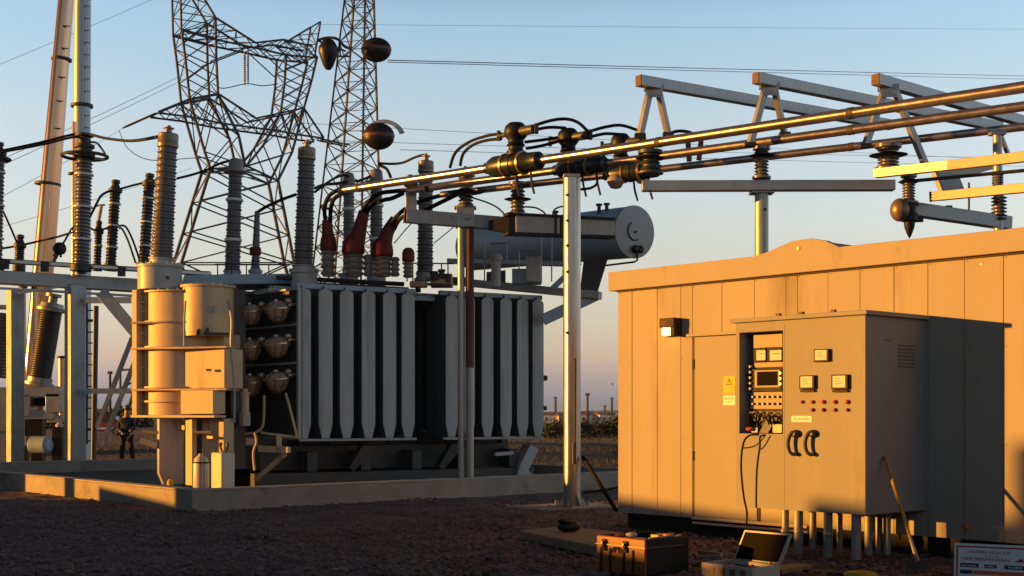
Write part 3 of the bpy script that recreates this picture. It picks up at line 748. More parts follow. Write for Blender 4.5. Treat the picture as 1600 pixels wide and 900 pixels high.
mb = MB().prism([V((XP(204, 24.9), 24.9, 1.51)), V((XP(335, 24.05), 24.05, 1.51)), V((XP(353, 24.4), 24.4, 1.51)), V((XP(352, 26.0), 26.0, 1.51)), V((XP(205, 26.0), 26.0, 1.51))], UP*.045); mb.build('base_flange', 'tfm_paint_sunlit', tf, bev=.004)
mb = MB(); c = P(330, 580, 24.5); mb.obox(c, UC*.10, -WC*.03, UP*.045); mb.build('slot_plate', 'bezel', tf)
mb = MB()
for px, y in ((285, 527), (307, 524), (321, 522)): mb.obox(P(px, y, 24.6), V((.05, 0, .03)), V((0, .06, 0)), UP*.10)
mb.beam(P(318, 521, 24.6), P(360, 522, 24.75), .05, .05); mb.build('hinge_lugs', 'dark_steel', tf)
# lower legs
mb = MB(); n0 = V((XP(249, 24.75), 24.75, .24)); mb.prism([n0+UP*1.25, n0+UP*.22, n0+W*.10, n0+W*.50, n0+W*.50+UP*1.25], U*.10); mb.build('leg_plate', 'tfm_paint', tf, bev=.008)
ubox(300, 24.52, .26, .10, .24, 1.49).build('leg_post', 'tfm_paint_sunlit', tf, bev=.008)
ubox(350, 24.50, .52, .30, .22, 1.49, UC, WC).build('leg_box', 'tfm_paint_sunlit', tf, bev=.01)
mb = MB(); mb.obox(P(300, 755, 24.7), V((.5, 0, 0)), V((0, .4, 0)), UP*.06); mb.build('foot_plate', 'tfm_paint', tf)
mb = ubox(332, 24.36, .22, .03, 1.12, 1.17); mb.add(ubox(288, 24.70, .35, .04, 1.28, 1.36).v, ubox(288, 24.70, .35, .04, 1.28, 1.36).f); mb.tube([P(303, 676, 24.45), P(330, 676, 24.45)], .03, 8); mb.split('bracket', 'tfm_paint_sunlit', tf)
mb = MB(); mb.tube([P(222, 673, 24.8), P(246, 676, 24.8)], .03, 8); mb.beam(P(220, 688, 24.8), P(246, 697, 24.8), .12, .10); mb.build('side_arm', 'tfm_paint_sunlit', tf)
mb = MB(); mb.lathe(P(383, 632, 24.9)-UP*.22, [(.075, 0), (.075, .40), (.09, .41), (.09, .45), (.05, .46), (.05, .52)], UP, 16); mb.build('oil_valve', 'tfm_paint_sunlit', tf)
# skid and dark undercarriage
mb = MB(); mb.obox(T(-.9, .30, .12), TV*6.3, TU*.25, UP*.30); mb.obox(T(-.9, 2.4, .12), TV*6.3, TU*.25, UP*.30); mb.obox(T(-.6, .9, .44), TV*5.6, TU*1.9, UP*.5)
for k in range(5): mb.obox(T(.2+1.15*k, .35, .425), TV*.22, TU*.5, UP*.40)
mb.build('skid_frame', 'tfm_dark', tf, bev=.012)
mb = MB(); mb.prism([T(4.9, .2, .22), T(5.35, .2, .22), T(5.2, .2, .36), T(5.45, .2, .80), T(5.25, .2, .92), T(5.0, .2, .50)], TU*.35); mb.beam(T(4.3, .1, .72), T(4.75, .1, .74), .08, .08); mb.build('jacking_foot', 'tfm_paint', tf, bev=.01)
mb = MB()
for a in (1.1, 3.1): mb.prism([T(a, .12, .42), T(a+.5, .12, .92), T(a+.2, .12, .95), T(a-.1, .12, .50)], TU*.2)
mb.split('undercarriage_brace', 'dark_steel', tf)
# top clutter
mb = MB(); mb.tube([T(-.2, 1.0, 4.32), T(2.6, 1.0, 4.32)], .05, 10); mb.tube(smooth_path([T(2.9, .9, 4.15), T(2.9, .9, 4.45), T(3.2, 1.0, 4.55), T(3.8, 1.2, 4.5), T(4.3, 1.5, 4.55)], 6), .06, 10)
mb.tube([P(735, 445, 27.5), P(735, 412, 27.5)], .05, 8); mb.build('oil_pipe', 'dark_steel', tf)
mb = MB(); mb.obox(T(.3, 1.1, 4.176), TV*1.9, TU*.6, UP*.10); mb.obox(T(-.3, 1.4, 4.176), TV*.5, TU*.5, UP*.18)
mb.tube([T(.4, .98, 4.22), T(2.7, .98, 4.22)], .04, 8); mb.build('cable_tray', 'dark_steel', tf)
mb = MB()
for px in (636, 700, 690, 645): mb.tube([P(px, 440, 27.8), P(px, 411, 27.8)], .016, 6)
mb.tube([P(628, 411, 27.8), P(710, 412, 27.8)], .016, 6); mb.build('handrail', 'dark_steel', tf); mb = MB()
for px in (340, 362, 385, 420): mb.tube([P(px, 430, 27.8), P(px, 413, 27.8)], .014, 6)
mb.tube([P(336, 413, 27.8), P(452, 413, 27.8)], .014, 6)
mb.build('handrail', 'dark_steel', tf)
mb = MB(); mb.lathe(P(775, 440, 26.9), [(.10, -.1), (.10, .42), (.13, .43), (.14, .50), (.08, .56), (.02, .58)], UP, 16); mb.build('breather', 'tfm_paint', tf)
mb = MB(); mb.obox(P(800, 442, 27.4), V((.62, 0, 0)), V((0, .5, 0)), UP*.30); mb.build('relay_box', 'blue_tank', tf, bev=.01)
mb = MB(); mb.obox(P(822, 440, 27.0), V((.30, 0, 0)), V((0, .3, 0)), UP*.52); mb.build('relay_box', 'tfm_paint', tf, bev=.01)
mb = MB(); mb.obox(P(672, 447, 27.0), V((.45, 0, 0)), V((0, .45, 0)), UP*.26); mb.obox(P(640, 448, 27.1), V((.35, 0, 0)), V((0, .3, 0)), UP*.12); mb.build('turret_base', 'tfm_paint_sunlit', tf, bev=.012)
mb = MB(); 
for px, y, r in ((678, 437, .07), (690, 434, .06), (700, 441, .05)): mb.lathe(P(px, y, 26.9), [(r, 0), (r, .12), (r*1.3, .13), (r*1.3, .17)], UP, 10)
mb.beam(P(668, 444, 26.9), P(705, 446, 26.9), .06, .06); mb.build('valve_group', 'dark_steel', tf)

# ---- tall bushings
def bushing(pxb, yb, pxt, yt, Y, w0, w1, n, m, cap=None, disc=False, bands=0, term=0.0):
    b, t = P(pxb, yb, Y), P(pxt, yt, Y); d = t-b; h = d.length; r0, r1 = w0/2*Y/F, w1/2*Y/F
    pr = [(r0*.8, 0)]
    for i in range(n):
        r = r0+(r1-r0)*(i+.5)/n; z = h*i/n; s = h/n; k = 1.0 if i % 2 == 0 else .93
        pr += [(r*.86, z+.02*s), (r*k, z+s*.40), (r*k, z+s*.55), (r*.86, z+s*.92)]
    pr.append((r1*.8, h))
    bs = MB().lathe(b, pr, d, 24).build('bushing', m, tf, smooth=40)
    MB().lathe(b-d.normalized()*.16, [(r0*1.25, 0), (r0*1.25, .05), (r0*1.0, .06), (r0*1.0, .13), (r0*1.1, .14), (r0*1.1, .165)], d, 24).build('flange', 'tfm_paint', bs)
    if cap:
        hc = cap*Y/F
        MB().lathe(t, [(r1*.9, 0), (r1*1.04, .01), (r1*1.06, hc*.25), (r1*1.02, hc*.3), (r1*1.02, hc*.93), (r1*.94, hc), (r1*.35, hc+.01), (r1*.35, hc+term*.6), (r1*.55, hc+term*.62), (r1*.55, hc+term*.72), (r1*.22, hc+term*.75), (r1*.22, hc+term)], d, 24).build('cap', 'bronze_cap', bs)
    if disc:
        MB().lathe(t, [(r1*.9, -.06), (r1*1.7, -.03), (r1*1.75, 0), (r1*1.1, .03), (r1*.95, .22), (r1*.8, .26), (r1*.5, .28)], d, 24).build('cap', 'porcelain_pale', bs)
    for k in range(bands):
        MB().lathe(b+d*(.3+.4*k/max(1, bands-1)), [(r0*1.02, 0), (r0*1.04, .01), (r0*1.04, .05), (r0*1.02, .06)], d, 24).build('band', 'white_band', bs)
    return bs
bushing(252.5, 404, 262, 231, 25.4, 37, 31, 34, 'porcelain', 22, term=.16)
bushing(474, 415, 479, 250, 26.6, 33, 27, 32, 'porcelain', 19, term=.14)
bushing(664, 427, 665.5, 270, 27.6, 27, 24, 30, 'porcelain', 18, term=.16)
bushing(363, 424, 368, 268, 28.2, 26, 22, 30, 'porcelain', disc=True, bands=2)
bushing(399, 420, 402, 330, 28.5, 15, 9, 18, 'porcelain')
MB().lathe(P(399, 399, 28.5), [(.11, 0), (.125, .02), (.125, .16), (.10, .18)], UP, 14).build('collar', 'red_boot', tf)
bushing(545, 420, 545, 290, 28.8, 20, 18, 26, 'porcelain', disc=True, bands=2)
bushing(588, 415, 588, 284, 29.4, 22, 20, 26, 'porcelain', disc=True, bands=2)
mb = MB(); mb.beam(P(286, 443, 26.9), P(482, 440, 27.6), 1.5, .20); mb.build('top_deck', 'blue_tank', tf, bev=.01)
for px, yb, w, m in ((364, 430, 40, 'blue_tank'), (399, 422, 20, 'blue_tank'), (475, 421, 42, 'tfm_paint'), (545, 428, 30, 'tfm_paint'), (588, 424, 30, 'tfm_paint')):
    Yb = {364: 28.1, 399: 28.4, 475: 26.65, 545: 28.7, 588: 29.2}[px]; qb = Yb/F; hb = (452-yb)*qb
    MB().lathe(P(px, 452, Yb), [(w/2*qb, 0), (w/2*qb, hb-.06), (w/2*qb*1.12, hb-.055), (w/2*qb*1.12, hb), (w/4*qb, hb+.01)], UP, 24).build('turret_base', m, tf)
# ---- low-voltage bushings with red boots
YB = 26.3; q = YB/F
def stub(px, yb, yt, w):
    b = P(px, yb, YB); h = (yb-yt)*q; r = w/2*q
    return MB().lathe(b, sheds(h, r*.72, r, 4), UP, 18).build('stub_bushing', 'porcelain_pale', tf, smooth=40)
s1 = stub(513, 432, 390, 25); s2 = stub(553, 432, 396, 34); s3 = stub(598, 432, 400, 34); s4 = stub(637.5, 434, 409, 17)
stub(575, 432, 398, 16); stub(617, 432, 402, 16)
def boot(px, yb, pts, w, parent):
    r = w/2*q
    mb = MB().lathe(P(px, yb, YB), [(r*.92, 0), (r*1.0, .03), (r*1.0, .12), (r*.92, 19*q), (r*.7, 25*q), (r*.5, 28*q)], UP, 20)
    path = smooth_path([P(x, y, YB) for x, y, _ in pts], 5); rr = []
    k = len(pts)
    for i in range(len(path)):
        f = i/(len(path)-1)*(k-1); j = min(int(f), k-2); f -= j; rr.append((pts[j][2]*(1-f)+pts[j+1][2]*f)*q)
    mb.tube(path, rr, 14); mb.build('red_boot', 'red_boot', parent, smooth=45)
boot(513, 392, [(513, 374, 11), (512, 362, 9), (511, 344, 7.5)], 26, s1)
boot(552, 397, [(556, 378, 15), (562, 358, 11), (569, 330, 8)], 36, s2)
boot(597, 401, [(600, 380, 13), (606, 362, 10), (618, 342, 8)], 35, s3)
MB().lathe(P(638, 409, YB), [(8.5*q, 0), (9.8*q, 2*q), (9.8*q, 13*q), (8.5*q, 18*q), (5*q, 21.5*q), (.001, 22*q)], UP, 18).build('red_cap', 'red_boot', s4)

# ---- conservator
cR, cL = P(990.5, 362.5, 28.2), P(737, 388, 33.0); cd = (cR-cL).normalized(); rc = .555
mb = MB().lathe(cL, [(.001, -.16), (.25, -.13), (.45, -.05), (rc, .08), (rc, (cR-cL).length)], cd, 48); cons = mb.build('conservator', 'blue_tank', tf, smooth=40)
mb = MB().lathe(cR, [(rc+.012, -.02), (rc+.012, .03), (rc-.03, .035), (.001, .045)], cd, 48); ce = mb.build('end_plate', 'tank_end', cons, smooth=30)
ex = cd.cross(UP).normalized()
if ex.x < 0: ex = -ex
mb = MB().torus(cR+cd*.06+UP*.02-ex*.02, .20, .014, cd, 20, 6, rad(120), rad(300)); mb.tube([cR+cd*.03, cR+cd*.08], .025, 8); mb.build('gauge_pipe', 'dark_steel', cons)
mb = MB(); c = cR+cd*.06-UP*.37+ex*.04
for dx in (-.07, .07): mb.lathe(c+ex*dx, [(.085, 0), (.085, .05), (.05, .08)], cd, 14)
mb.tube([c-UP*.02, c-UP*.24, c-UP*.27-cd*.1, c-UP*.30-cd*1.0], .022, 8); mb.build('level_gauge', 'black_part', cons)
mb = MB()
for px, y, Y in ((868, 338, 29), (936, 327, 28.6), (948, 326, 28.5), (820, 342, 30)): mb.lathe(P(px, y, Y), [(.04, -.1), (.04, .07), (.07, .08), (.07, .12)], UP, 10)
mb.split('filler_cap', 'dark_steel', cons)
mb = MB(); mb.prism([P(912, 408, 28.6), P(950, 404, 28.6), P(934, 456, 28.6), P(906, 456, 28.6)], V((0, .12, 0))); mb.prism([P(760, 425, 31), P(790, 422, 31), P(790, 448, 31), P(760, 448, 31)], V((0, .12, 0))); mb.split('saddle', 'tfm_dark', tf)
mb = MB(); mb.beam(P(680, 437, 29.2), P(938, 462, 28.0), .30, .16); mb.beam(P(700, 408, 30), P(905, 413, 29.5), .25, .10); mb.build('conservator_beam', 'tfm_paint', tf, bev=.008)
mb = MB(); mb.beam(P(848, 500, 28.1), P(932, 461, 28.1), .16, .24); mb.beam(P(862, 452, 28.4), P(906, 410, 28.4), .10, .12); mb.build('conservator_strut', 'blue_tank', tf, bev=.008)
mb = MB()
for px, y0, y1 in ((757, 378, 415), (792, 378, 415), (811, 390, 442), (846, 370, 442), (862, 370, 440), (757, 402, 440), (880, 380, 440)): mb.tube([P(px, y0, 27.6), P(px, y1, 27.6)], .016, 6)
mb.tube([P(745, 402, 27.6), P(757, 402, 27.6)], .014, 6); mb.tube([P(766, 381, 27.6), P(796, 380, 27.6)], .02, 6); mb.tube([P(811, 391, 27.6), P(846, 391, 27.6)], .016, 6)
mb.build('ladder_rail', 'galvanised', tf)

# ---- canister standing in the pit
can = thing('canister', Gd(325, 23.7, .11), 'white metal canister with black carry handle standing before the transformer leg', 'canister')
mb = MB(); n0 = V((XP(346, 23.7), 23.7, .11)); mb.obox(n0, U*.40, W*.28, UP*.77); mb.build('body', 'white_can', can, bev=.03)
hc = n0+U*.16+W*.14+UP*.88
mb = MB(); mb.torus(hc+UP*.02, .13, .022, W, 16, 8, 0, math.pi); mb.tube([hc-U*.14, hc-U*.12+UP*.06], .03, 8); mb.tube([hc+U*.14, hc+U*.12+UP*.06], .03, 8); mb.build('handle', 'black_rubber', can)
cyl = thing('gas_cylinder', Gd(314, 23.45, .11), 'slim white gas cylinder with a cross shaped clamp beside the canister', 'cylinder')
MB().lathe(Gd(314, 23.45, .11), [(.12, 0), (.14, .03), (.14, .58), (.11, .68), (.05, .73), (.04, .76)], UP, 22).build('body', 'white_can', cyl, smooth=40)
mb = MB(); mb.tube([P(318, 763, 23.28), P(318, 700, 23.28)], .014, 6); mb.tube([P(302, 723, 23.28), P(328, 723, 23.28)], .014, 6); mb.build('clamp', 'black_part', cyl)
cap = thing('marker_lamp', Gd(266, 23.4, .40), 'tiny yellow capped marker on the bund wall by the corner', 'marker')
MB().lathe(Gd(266, 23.5, .11), [(.03, 0), (.03, .18), (.055, .19), (.06, .25), (.03, .30)], UP, 12).build('cap', 'sign_yellow', cap)
# ---------------------------------------------------------------- tall tubular poles on the left
def bigpole(name, pts, m, label, flanges, seam=None):
    t = thing(name, pts[0][0], label, 'pole')
    MB().tube([p for p, r in pts], [r for p, r in pts], 32).build('shaft', m, t, smooth=40)
    for c, r, d in flanges:
        MB().lathe(c, [(r, 0), (r*1.32, .01), (r*1.32, .10), (r, .11)], d, 24).build('flange', 'dark_steel', t)
    return t
Yp = 46
p0, p1 = Gd(43, Yp), P(108, -60, Yp); d1 = (p1-p0).normalized()
k = (p1-p0).length
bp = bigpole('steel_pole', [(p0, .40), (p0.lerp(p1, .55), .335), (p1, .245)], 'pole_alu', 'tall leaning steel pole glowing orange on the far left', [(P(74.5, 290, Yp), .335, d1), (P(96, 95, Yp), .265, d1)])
mb = MB()
for y, px in ((40, 102), (75, 100), (120, 95), (157, 92), (200, 88)): mb.beam(P(px-4, y, Yp-.3), P(px+7, y+1, Yp-.3), .05, .03)
mb.build('bands', 'dark_steel', bp)
Yp = 42
b2 = bigpole('steel_pole', [(Gd(128, Yp), .30), (P(128, 225, Yp), .265), (P(129.5, -40, Yp), .25)], 'pole_blue', 'tall upright pale blue steel pole with climbing rungs', [(P(128, 168, Yp), .262, UP)])
mb = MB()
for y in range(-10, 400, 19): mb.tube([P(132, y, Yp-.27), P(140, y+1, Yp-.24)], .014, 6)
mb.tube([P(137, -40, Yp-.26), P(137, 420, Yp-.28)], .014, 6); mb.build('rungs', 'dark_steel', b2)
sp = thing('slim_pipe', Gd(114, 40), 'thin pinkish pipe standing beside the pale blue pole', 'pipe')
MB().tube([Gd(113, 40), P(116, 190, 40)], .065, 12).build('shaft', 'pole_alu', sp); MB().lathe(P(114.5, 274, 40), [(.07, 0), (.16, .02), (.16, .08), (.07, .1)], UP, 14).build('knob', 'dark_steel', sp)

# ---------------------------------------------------------------- steel gantry platform on the left
YG = 34.6
gan = thing('steel_gantry', Gd(70, YG+.3), 'grey steel gantry platform with two square columns left of the transformer', 'gantry')
mb = MB(); mb.beam(P(-60, 430, YG-.5), P(222, 447, YG+1.2), .5, .34); mb.build('main_beam', 'galv_pale', gan, bev=.01)
mb = MB(); mb.beam(P(-60, 404, YG+.1), P(330, 428, YG+.1), .13, .13); mb.build('top_rail', 'bright_steel', gan, bev=.03)
mb = MB(); mb.beam(P(-60, 447, YG-.9), P(222, 463, YG+.8), .10, .06); mb.beam(P(28, 458, YG-.5), P(105, 446, YG-.5), .05, .06); mb.build('lower_chord', 'galv_pale', gan)
mb = MB()
for px in (8, 70, 128, 190): mb.beam(P(px, 420+.062*px, YG), P(px, 405+.062*px, YG), .18, .12, V((0, 1, 0)))
mb.split('rail_bracket', 'dark_steel', gan)
def sqcol(p0, p1, y0, m):
    mb = MB(); a = Gd((p0+p1)/2, YG+.2); w = (p1-p0)*YG/F
    e = .76*w; mb.obox(a-U*e/2-W*e/2, U*e, W*e, UP*ZP(y0, YG)); return mb.build('column', m, gan, bev=.02)
sqcol(10, 38, 450, 'galvanised'); sqcol(101, 134, 444, 'galv_pale')
mb = MB(); mb.beam(P(158, 456, YG), P(216, 524, YG), .16, .30); mb.build('brace', 'galvanised', gan, bev=.01)
mb = MB(); mb.beam(P(134, 611, YG), P(215, 611, YG), .12, .14); mb.build('tie_beam', 'galvanised', gan)
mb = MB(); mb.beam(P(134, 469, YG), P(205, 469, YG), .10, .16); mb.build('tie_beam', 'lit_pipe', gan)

# arresters and posts standing on the gantry
def arrester(pxb, yb, pxt, yt, Y, w, label, m='arrester_dark', nb=3, ring=None, name='surge_arrester', n=22, cat='arrester', cap=True, grp='arresters standing on the gantry'):
    b, t = P(pxb, yb, Y), P(pxt, yt, Y); d = t-b; h = d.length; r = w/2*Y/F
    o = thing(name, b, label, cat, grp)
    MB().lathe(b, sheds(h, r*.80, r, n, r*.94), d, 20).build('housing', m, o, smooth=40)
    for k in range(nb):
        MB().lathe(b+d*((k+.75)/(nb+.25)), [(r*1.02, -.02), (r*1.10, -.015), (r*1.10, .03), (r*1.02, .035)], d, 20).build('band', 'white_band', o)
    if cap: MB().lathe(t, [(r*.9, 0), (r*1.15, .02), (r*1.18, .12), (r*.8, .16), (r*.55, .26), (r*.75, .28), (r*.7, .36), (r*.2, .38)], d, 18).build('cap', 'dark_steel', o)
    MB().lathe(b, [(r*1.2, -.20), (r*1.2, -.03), (r*.9, 0)], d, 16).build('base', 'dark_steel', o)
    if ring: 
        R, y = ring; c = P(pxt+.5, y, Y); 
        mb = MB().torus(c, R*Y/F, .045, UP, 32, 8)
        for k in range(4):
            a = math.pi/4+k*math.pi/2; dd = V((math.cos(a), math.sin(a), 0)); mb.tube([c+dd*R*Y/F, c+dd*r*.8], .02, 6)
        mb.build('corona_ring', 'dark_steel', o)
    return o
arrester(126.5, 412, 132, 248, YG, 27, 'tall grey brown arrester with a corona ring, in front of the pale pole', 'porcelain', 3, (34, 244), n=30)
mb = MB(); mb.lathe(P(132, 243, YG), [(.20, 0), (.20, .18), (.26, .2), (.26, .28), (.16, .3), (.16, .48), (.24, .5), (.24, .56)], UP, 16); mb.tube(smooth_path([P(140, 222, YG-.2), P(152, 224, YG-.2), P(164, 240, YG-.2)], 6), .03, 6); mb.build('terminal', 'dark_steel', [o for o in bpy.data.objects if o.name.startswith('surge_arrester')][0])
arrester(173, 412, 180, 302, 36, 18, 'dark arrester with three white bands, the middle one before the pylon', nb=3)
arrester(225, 412, 233, 292, 36, 19, 'dark banded arrester nearest the tall sunlit bushing', nb=3)
arrester(152, 412, 154, 366, 36, 13, 'short dark arrester between the corona ring post and banded arrester', nb=1, n=10)
arrester(30, 412, 31, 388, 35.5, 16, 'stubby dark arrester on the gantry before the leaning pole', nb=0, n=7)
arrester(-6, 412, -2, 244, YG, 20, 'arrester cut by the left picture edge', 'porcelain', 3, (16, 249), n=28)
st = thing('support_rod', P(154, 366, 36.2), 'thin leaning rod with a crossbar on top of the short arrester', 'rod')
mb = MB(); mb.tube([P(151, 362, 36.2), P(158, 322, 36.2)], .055, 8); mb.beam(P(148, 322, 36.2), P(164, 320, 36.2), .05, .05); mb.build('rod', 'galvanised', st)
cam = thing('flood_lamp', P(84, 408, 34.9), 'small dark flood lamp on a tilted bracket upon the gantry rail', 'lamp')
MB().lathe(P(98, 388, 34.8), [(.08, 0), (.16, .02), (.17, .14), (.10, .26)], V((-.9, .4, 0)), 18).build('head', 'black_part', cam)
mb = MB(); mb.beam(P(84, 409, 34.9), P(97, 380, 34.9), .07, .07); mb.beam(P(86, 402, 34.9), P(92, 388, 34.9), .12, .1); mb.beam(P(94, 390, 34.9), P(95, 402, 34.9), .05, .05); mb.build('bracket', 'dark_steel', cam)

# jumper cables
def cable(pts, r, label, name='jumper_cable', m='cable_black', grp='flexible jumper cables', cat='cable'):
    p = smooth_path([P(*q) for q in pts], 8); return MB().tube(p, r, 8).build(name, m, at=p[0], props=(label, cat, grp))
cable([(-20, 238, YG), (5, 235, YG), (66, 222, YG), (110, 211, YG), (135, 209, YG), (165, 216, 33), (205, 220, 30), (246, 214, 25.6)], .036, 'thick cable arching over the corona ring arrester to the tall sunlit bushing')
cable([(2, 238, YG-.4), (66, 226, YG-.4), (118, 214, YG-.4), (132, 222, YG-.3)], .03, 'thinner cable just beneath the thick one at the left edge')
cable([(-20, 392, 35.5), (28, 384, 35.5), (60, 377, 35.5), (90, 370, 35.2), (115, 363, 34.9), (128, 366, 34.4)], .03, 'cable from the stubby arrester to the corona ring arrester')
cable([(86, 400, 35), (100, 378, 35.2), (114, 355, 35.2), (122, 352, 35), (134, 352, 35), (150, 360, 35.4), (172, 355, 35.8)], .028, 'cable dipping behind the corona ring arrester to the banded one')
cable([(140, 340, 35), (150, 320, 35.5), (158, 306, 35.7), (170, 299, 35.8), (180, 298, 35.8)], .034, 'curved cable rising to the top of the middle banded arrester')
cable([(182, 297, 36), (206, 290, 36), (231, 284, 36), (250, 280, 33)], .03, 'straight cable linking the tops of the two banded arresters')
cable([(276, 279, 29), (300, 273, 29), (324, 265, 29), (345, 255, 28.6), (366, 250, 28.4)], .028, 'cable from behind the sunlit bushing to the bushing with a pale disc')
cable([(186, 353, 36), (196, 354, 36), (206, 372, 36), (216, 400, 36), (218, 410, 36)], .028, 'left of the two parallel cables dropping between the banded arresters')
cable([(186, 357, 35.8), (191, 358, 35.8), (200, 376, 35.8), (209, 402, 35.8), (212, 411, 35.8)], .028, 'right of the two parallel cables dropping between the banded arresters')
cable([(-20, 300, 35), (0, 322, 35), (14, 350, 35), (26, 378, 35.4)], .028, 'cable falling from the left edge to the stubby arrester')
cable([(403, 331, 28.5), (418, 322, 28), (440, 312, 27.6), (462, 304, 27.2)], .035, 'short cable from the thin bushing to the middle tall bushing')
cable([(492, 294, 26.9), (505, 289, 27.4), (530, 286, 28.4), (543, 284, 28.7)], .03, 'cable from the middle tall bushing to the ringed bushing behind')
cable([(492, 300, 27.2), (520, 280, 28), (540, 274, 28.6), (556, 283, 28.9), (575, 277, 29.3), (590, 268, 29.4)], .028, 'wavy cable joining the two ringed bushings')
cable([(592, 255, 29.2), (612, 256, 28.8), (630, 254, 28.4), (648, 246, 27.9), (665, 241, 27.7)], .028, 'cable sagging to the top of the right tall bushing')
cable([(592, 258, 29.3), (604, 264, 29.2), (611, 278, 29.2)], .035, 'short curl of cable on the rear ringed bushing')
cable([(500, 323, 27.5), (518, 327, 27.5), (528, 340, 27.5), (524, 350, 27.5), (535, 365, 27.8)], .015, 'thin loose wire loop beside the first red boot')
cable([(616, 380, 27.4), (640, 352, 28.4), (668, 325, 30)], .012, 'thin stay wire rising behind the right tall bushing')
cable([(678, 380, 29), (705, 358, 29.5), (720, 345, 30)], .012, 'thin stay wire behind the rusty column')

# ---------------------------------------------------------------- circuit breaker set behind the gantry columns
YC = 37.5
br = thing('circuit_breaker', Gd(65, YC), 'grey switch unit with a tilted dark cylinder behind the gantry columns', 'switchgear')
b, t = P(63, 590, YC), P(80, 486, YC); d = t-b; r = 17*YC/F
MB().lathe(b, sheds(d.length, r*.985, r, 30), d, 24).build('tilted_cylinder', 'arrester_dark', br, smooth=40)
MB().lathe(t, [(r*1.05, -.02), (r*1.32, 0), (r*1.32, .08), (r*1.1, .1), (r*1.0, .22), (r*.4, .24), (r*.4, .40), (r*.7, .41), (r*.7, .5)], d, 20).build('head', 'galvanised', br)
MB().lathe(b, [(r*1.3, -.22), (r*1.3, -.14), (r*1.1, -.13), (r*1.1, 0)], d, 20).build('foot', 'galv_pale', br)
mb = MB(); mb.cbox(P(62, 612, YC), 1.3, .5, .30); mb.cbox(P(38, 634, YC), .5, .5, .62); mb.cbox(P(88, 630, YC), .45, .5, .55); mb.cbox(P(64, 648, YC), .9, .45, .26); mb.cbox(P(90, 655, YC), .45, .4, .2); mb.build('frame', 'galv_pale', br, bev=.015)
mb = MB(); mb.cbox(P(62, 628, YC+.25), .7, .1, .25); mb.cbox(P(55, 668, YC+.25), .5, .3, .5); mb.split('mechanism', 'black_part', br)
MB().lathe(P(49, 695, YC-.2), [(.06, 0), (.22, .01), (.25, .05), (.25, .52), (.18, .6), (.05, .62)], V((.95, -.25, 0)), 20).build('motor', 'blue_tank', br)
mb = MB(); mb.cbox(P(60, 716, YC), .3, .3, .7); mb.cbox(P(92, 690, YC), .28, .3, 1.5); mb.cbox(P(36, 712, YC), .25, .3, .6); mb.build('pedestal', 'black_part', br)
MB().lathe(P(93, 667, YC-.2), [(.10, 0), (.12, .05), (.05, .12)], UP, 12).build('white_knob', 'face_white', br)
b3 = thing('circuit_breaker', Gd(5, YC+1), 'second switch unit mostly hidden at the left picture edge', 'switchgear')
MB().lathe(P(-4, 590, YC+1), sheds(1.9, .26, .30, 20), P(8, 486, YC+1)-P(-4, 590, YC+1), 20).build('tilted_cylinder', 'porcelain', b3, smooth=40)
mb = MB(); mb.cbox(P(3, 640, YC+1), .9, .5, 1.3); mb.cbox(P(3, 690, YC+1), .4, .4, 1.2); mb.cbox(P(8, 480, YC+1), .9, .3, .12); mb.split('frame_box', 'galv_pale', b3, bev=.015)
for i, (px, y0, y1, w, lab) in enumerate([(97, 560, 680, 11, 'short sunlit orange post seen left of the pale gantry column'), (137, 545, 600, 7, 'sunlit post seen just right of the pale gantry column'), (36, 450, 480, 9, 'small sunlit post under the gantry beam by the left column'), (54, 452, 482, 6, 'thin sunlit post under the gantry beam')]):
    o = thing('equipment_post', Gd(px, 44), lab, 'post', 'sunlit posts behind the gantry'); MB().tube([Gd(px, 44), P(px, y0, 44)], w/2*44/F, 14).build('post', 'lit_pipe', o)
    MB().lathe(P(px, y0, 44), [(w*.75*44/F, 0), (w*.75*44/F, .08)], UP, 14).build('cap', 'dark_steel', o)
ms = thing('ladder_mast', Gd(146, 40), 'greenish slim mast with short rungs behind the tie beam', 'mast')
MB().tube([Gd(146, 40), P(150, 478, 40)], .085, 12).build('shaft', 'grey_green', ms)
mb = MB()
for y in range(485, 690, 17): mb.beam(P(136, y, 40), P(146, y, 40), .04, .04)
mb.tube([P(136, 470, 40), P(136, 694, 40)], .03, 6)
for y in (500, 670): mb.beam(P(136, y, 40), P(150, y, 40), .05, .05)
mb.build('rungs', 'dark_steel', ms)
for pts, lab in (([(207, 527), (152, 668)], 'steeper dark slanting prop left of the sunlit turret'), ([(212, 562), (160, 694)], 'lower dark slanting prop left of the sunlit turret')):
    o = thing('slanting_prop', P(*pts[1], 39), lab, 'prop', 'slanting props'); MB().beam(P(*pts[0], 39), P(*pts[1], 39), .12, .12).build('bar', 'galvanised', o)
mb = MB(); mb.beam(P(190, 578, 39), P(212, 577, 39), .06, .06); mb.beam(P(178, 612, 39.1), P(205, 598, 39.1), .05, .05); mb.build('cross_tie', 'galvanised', o)

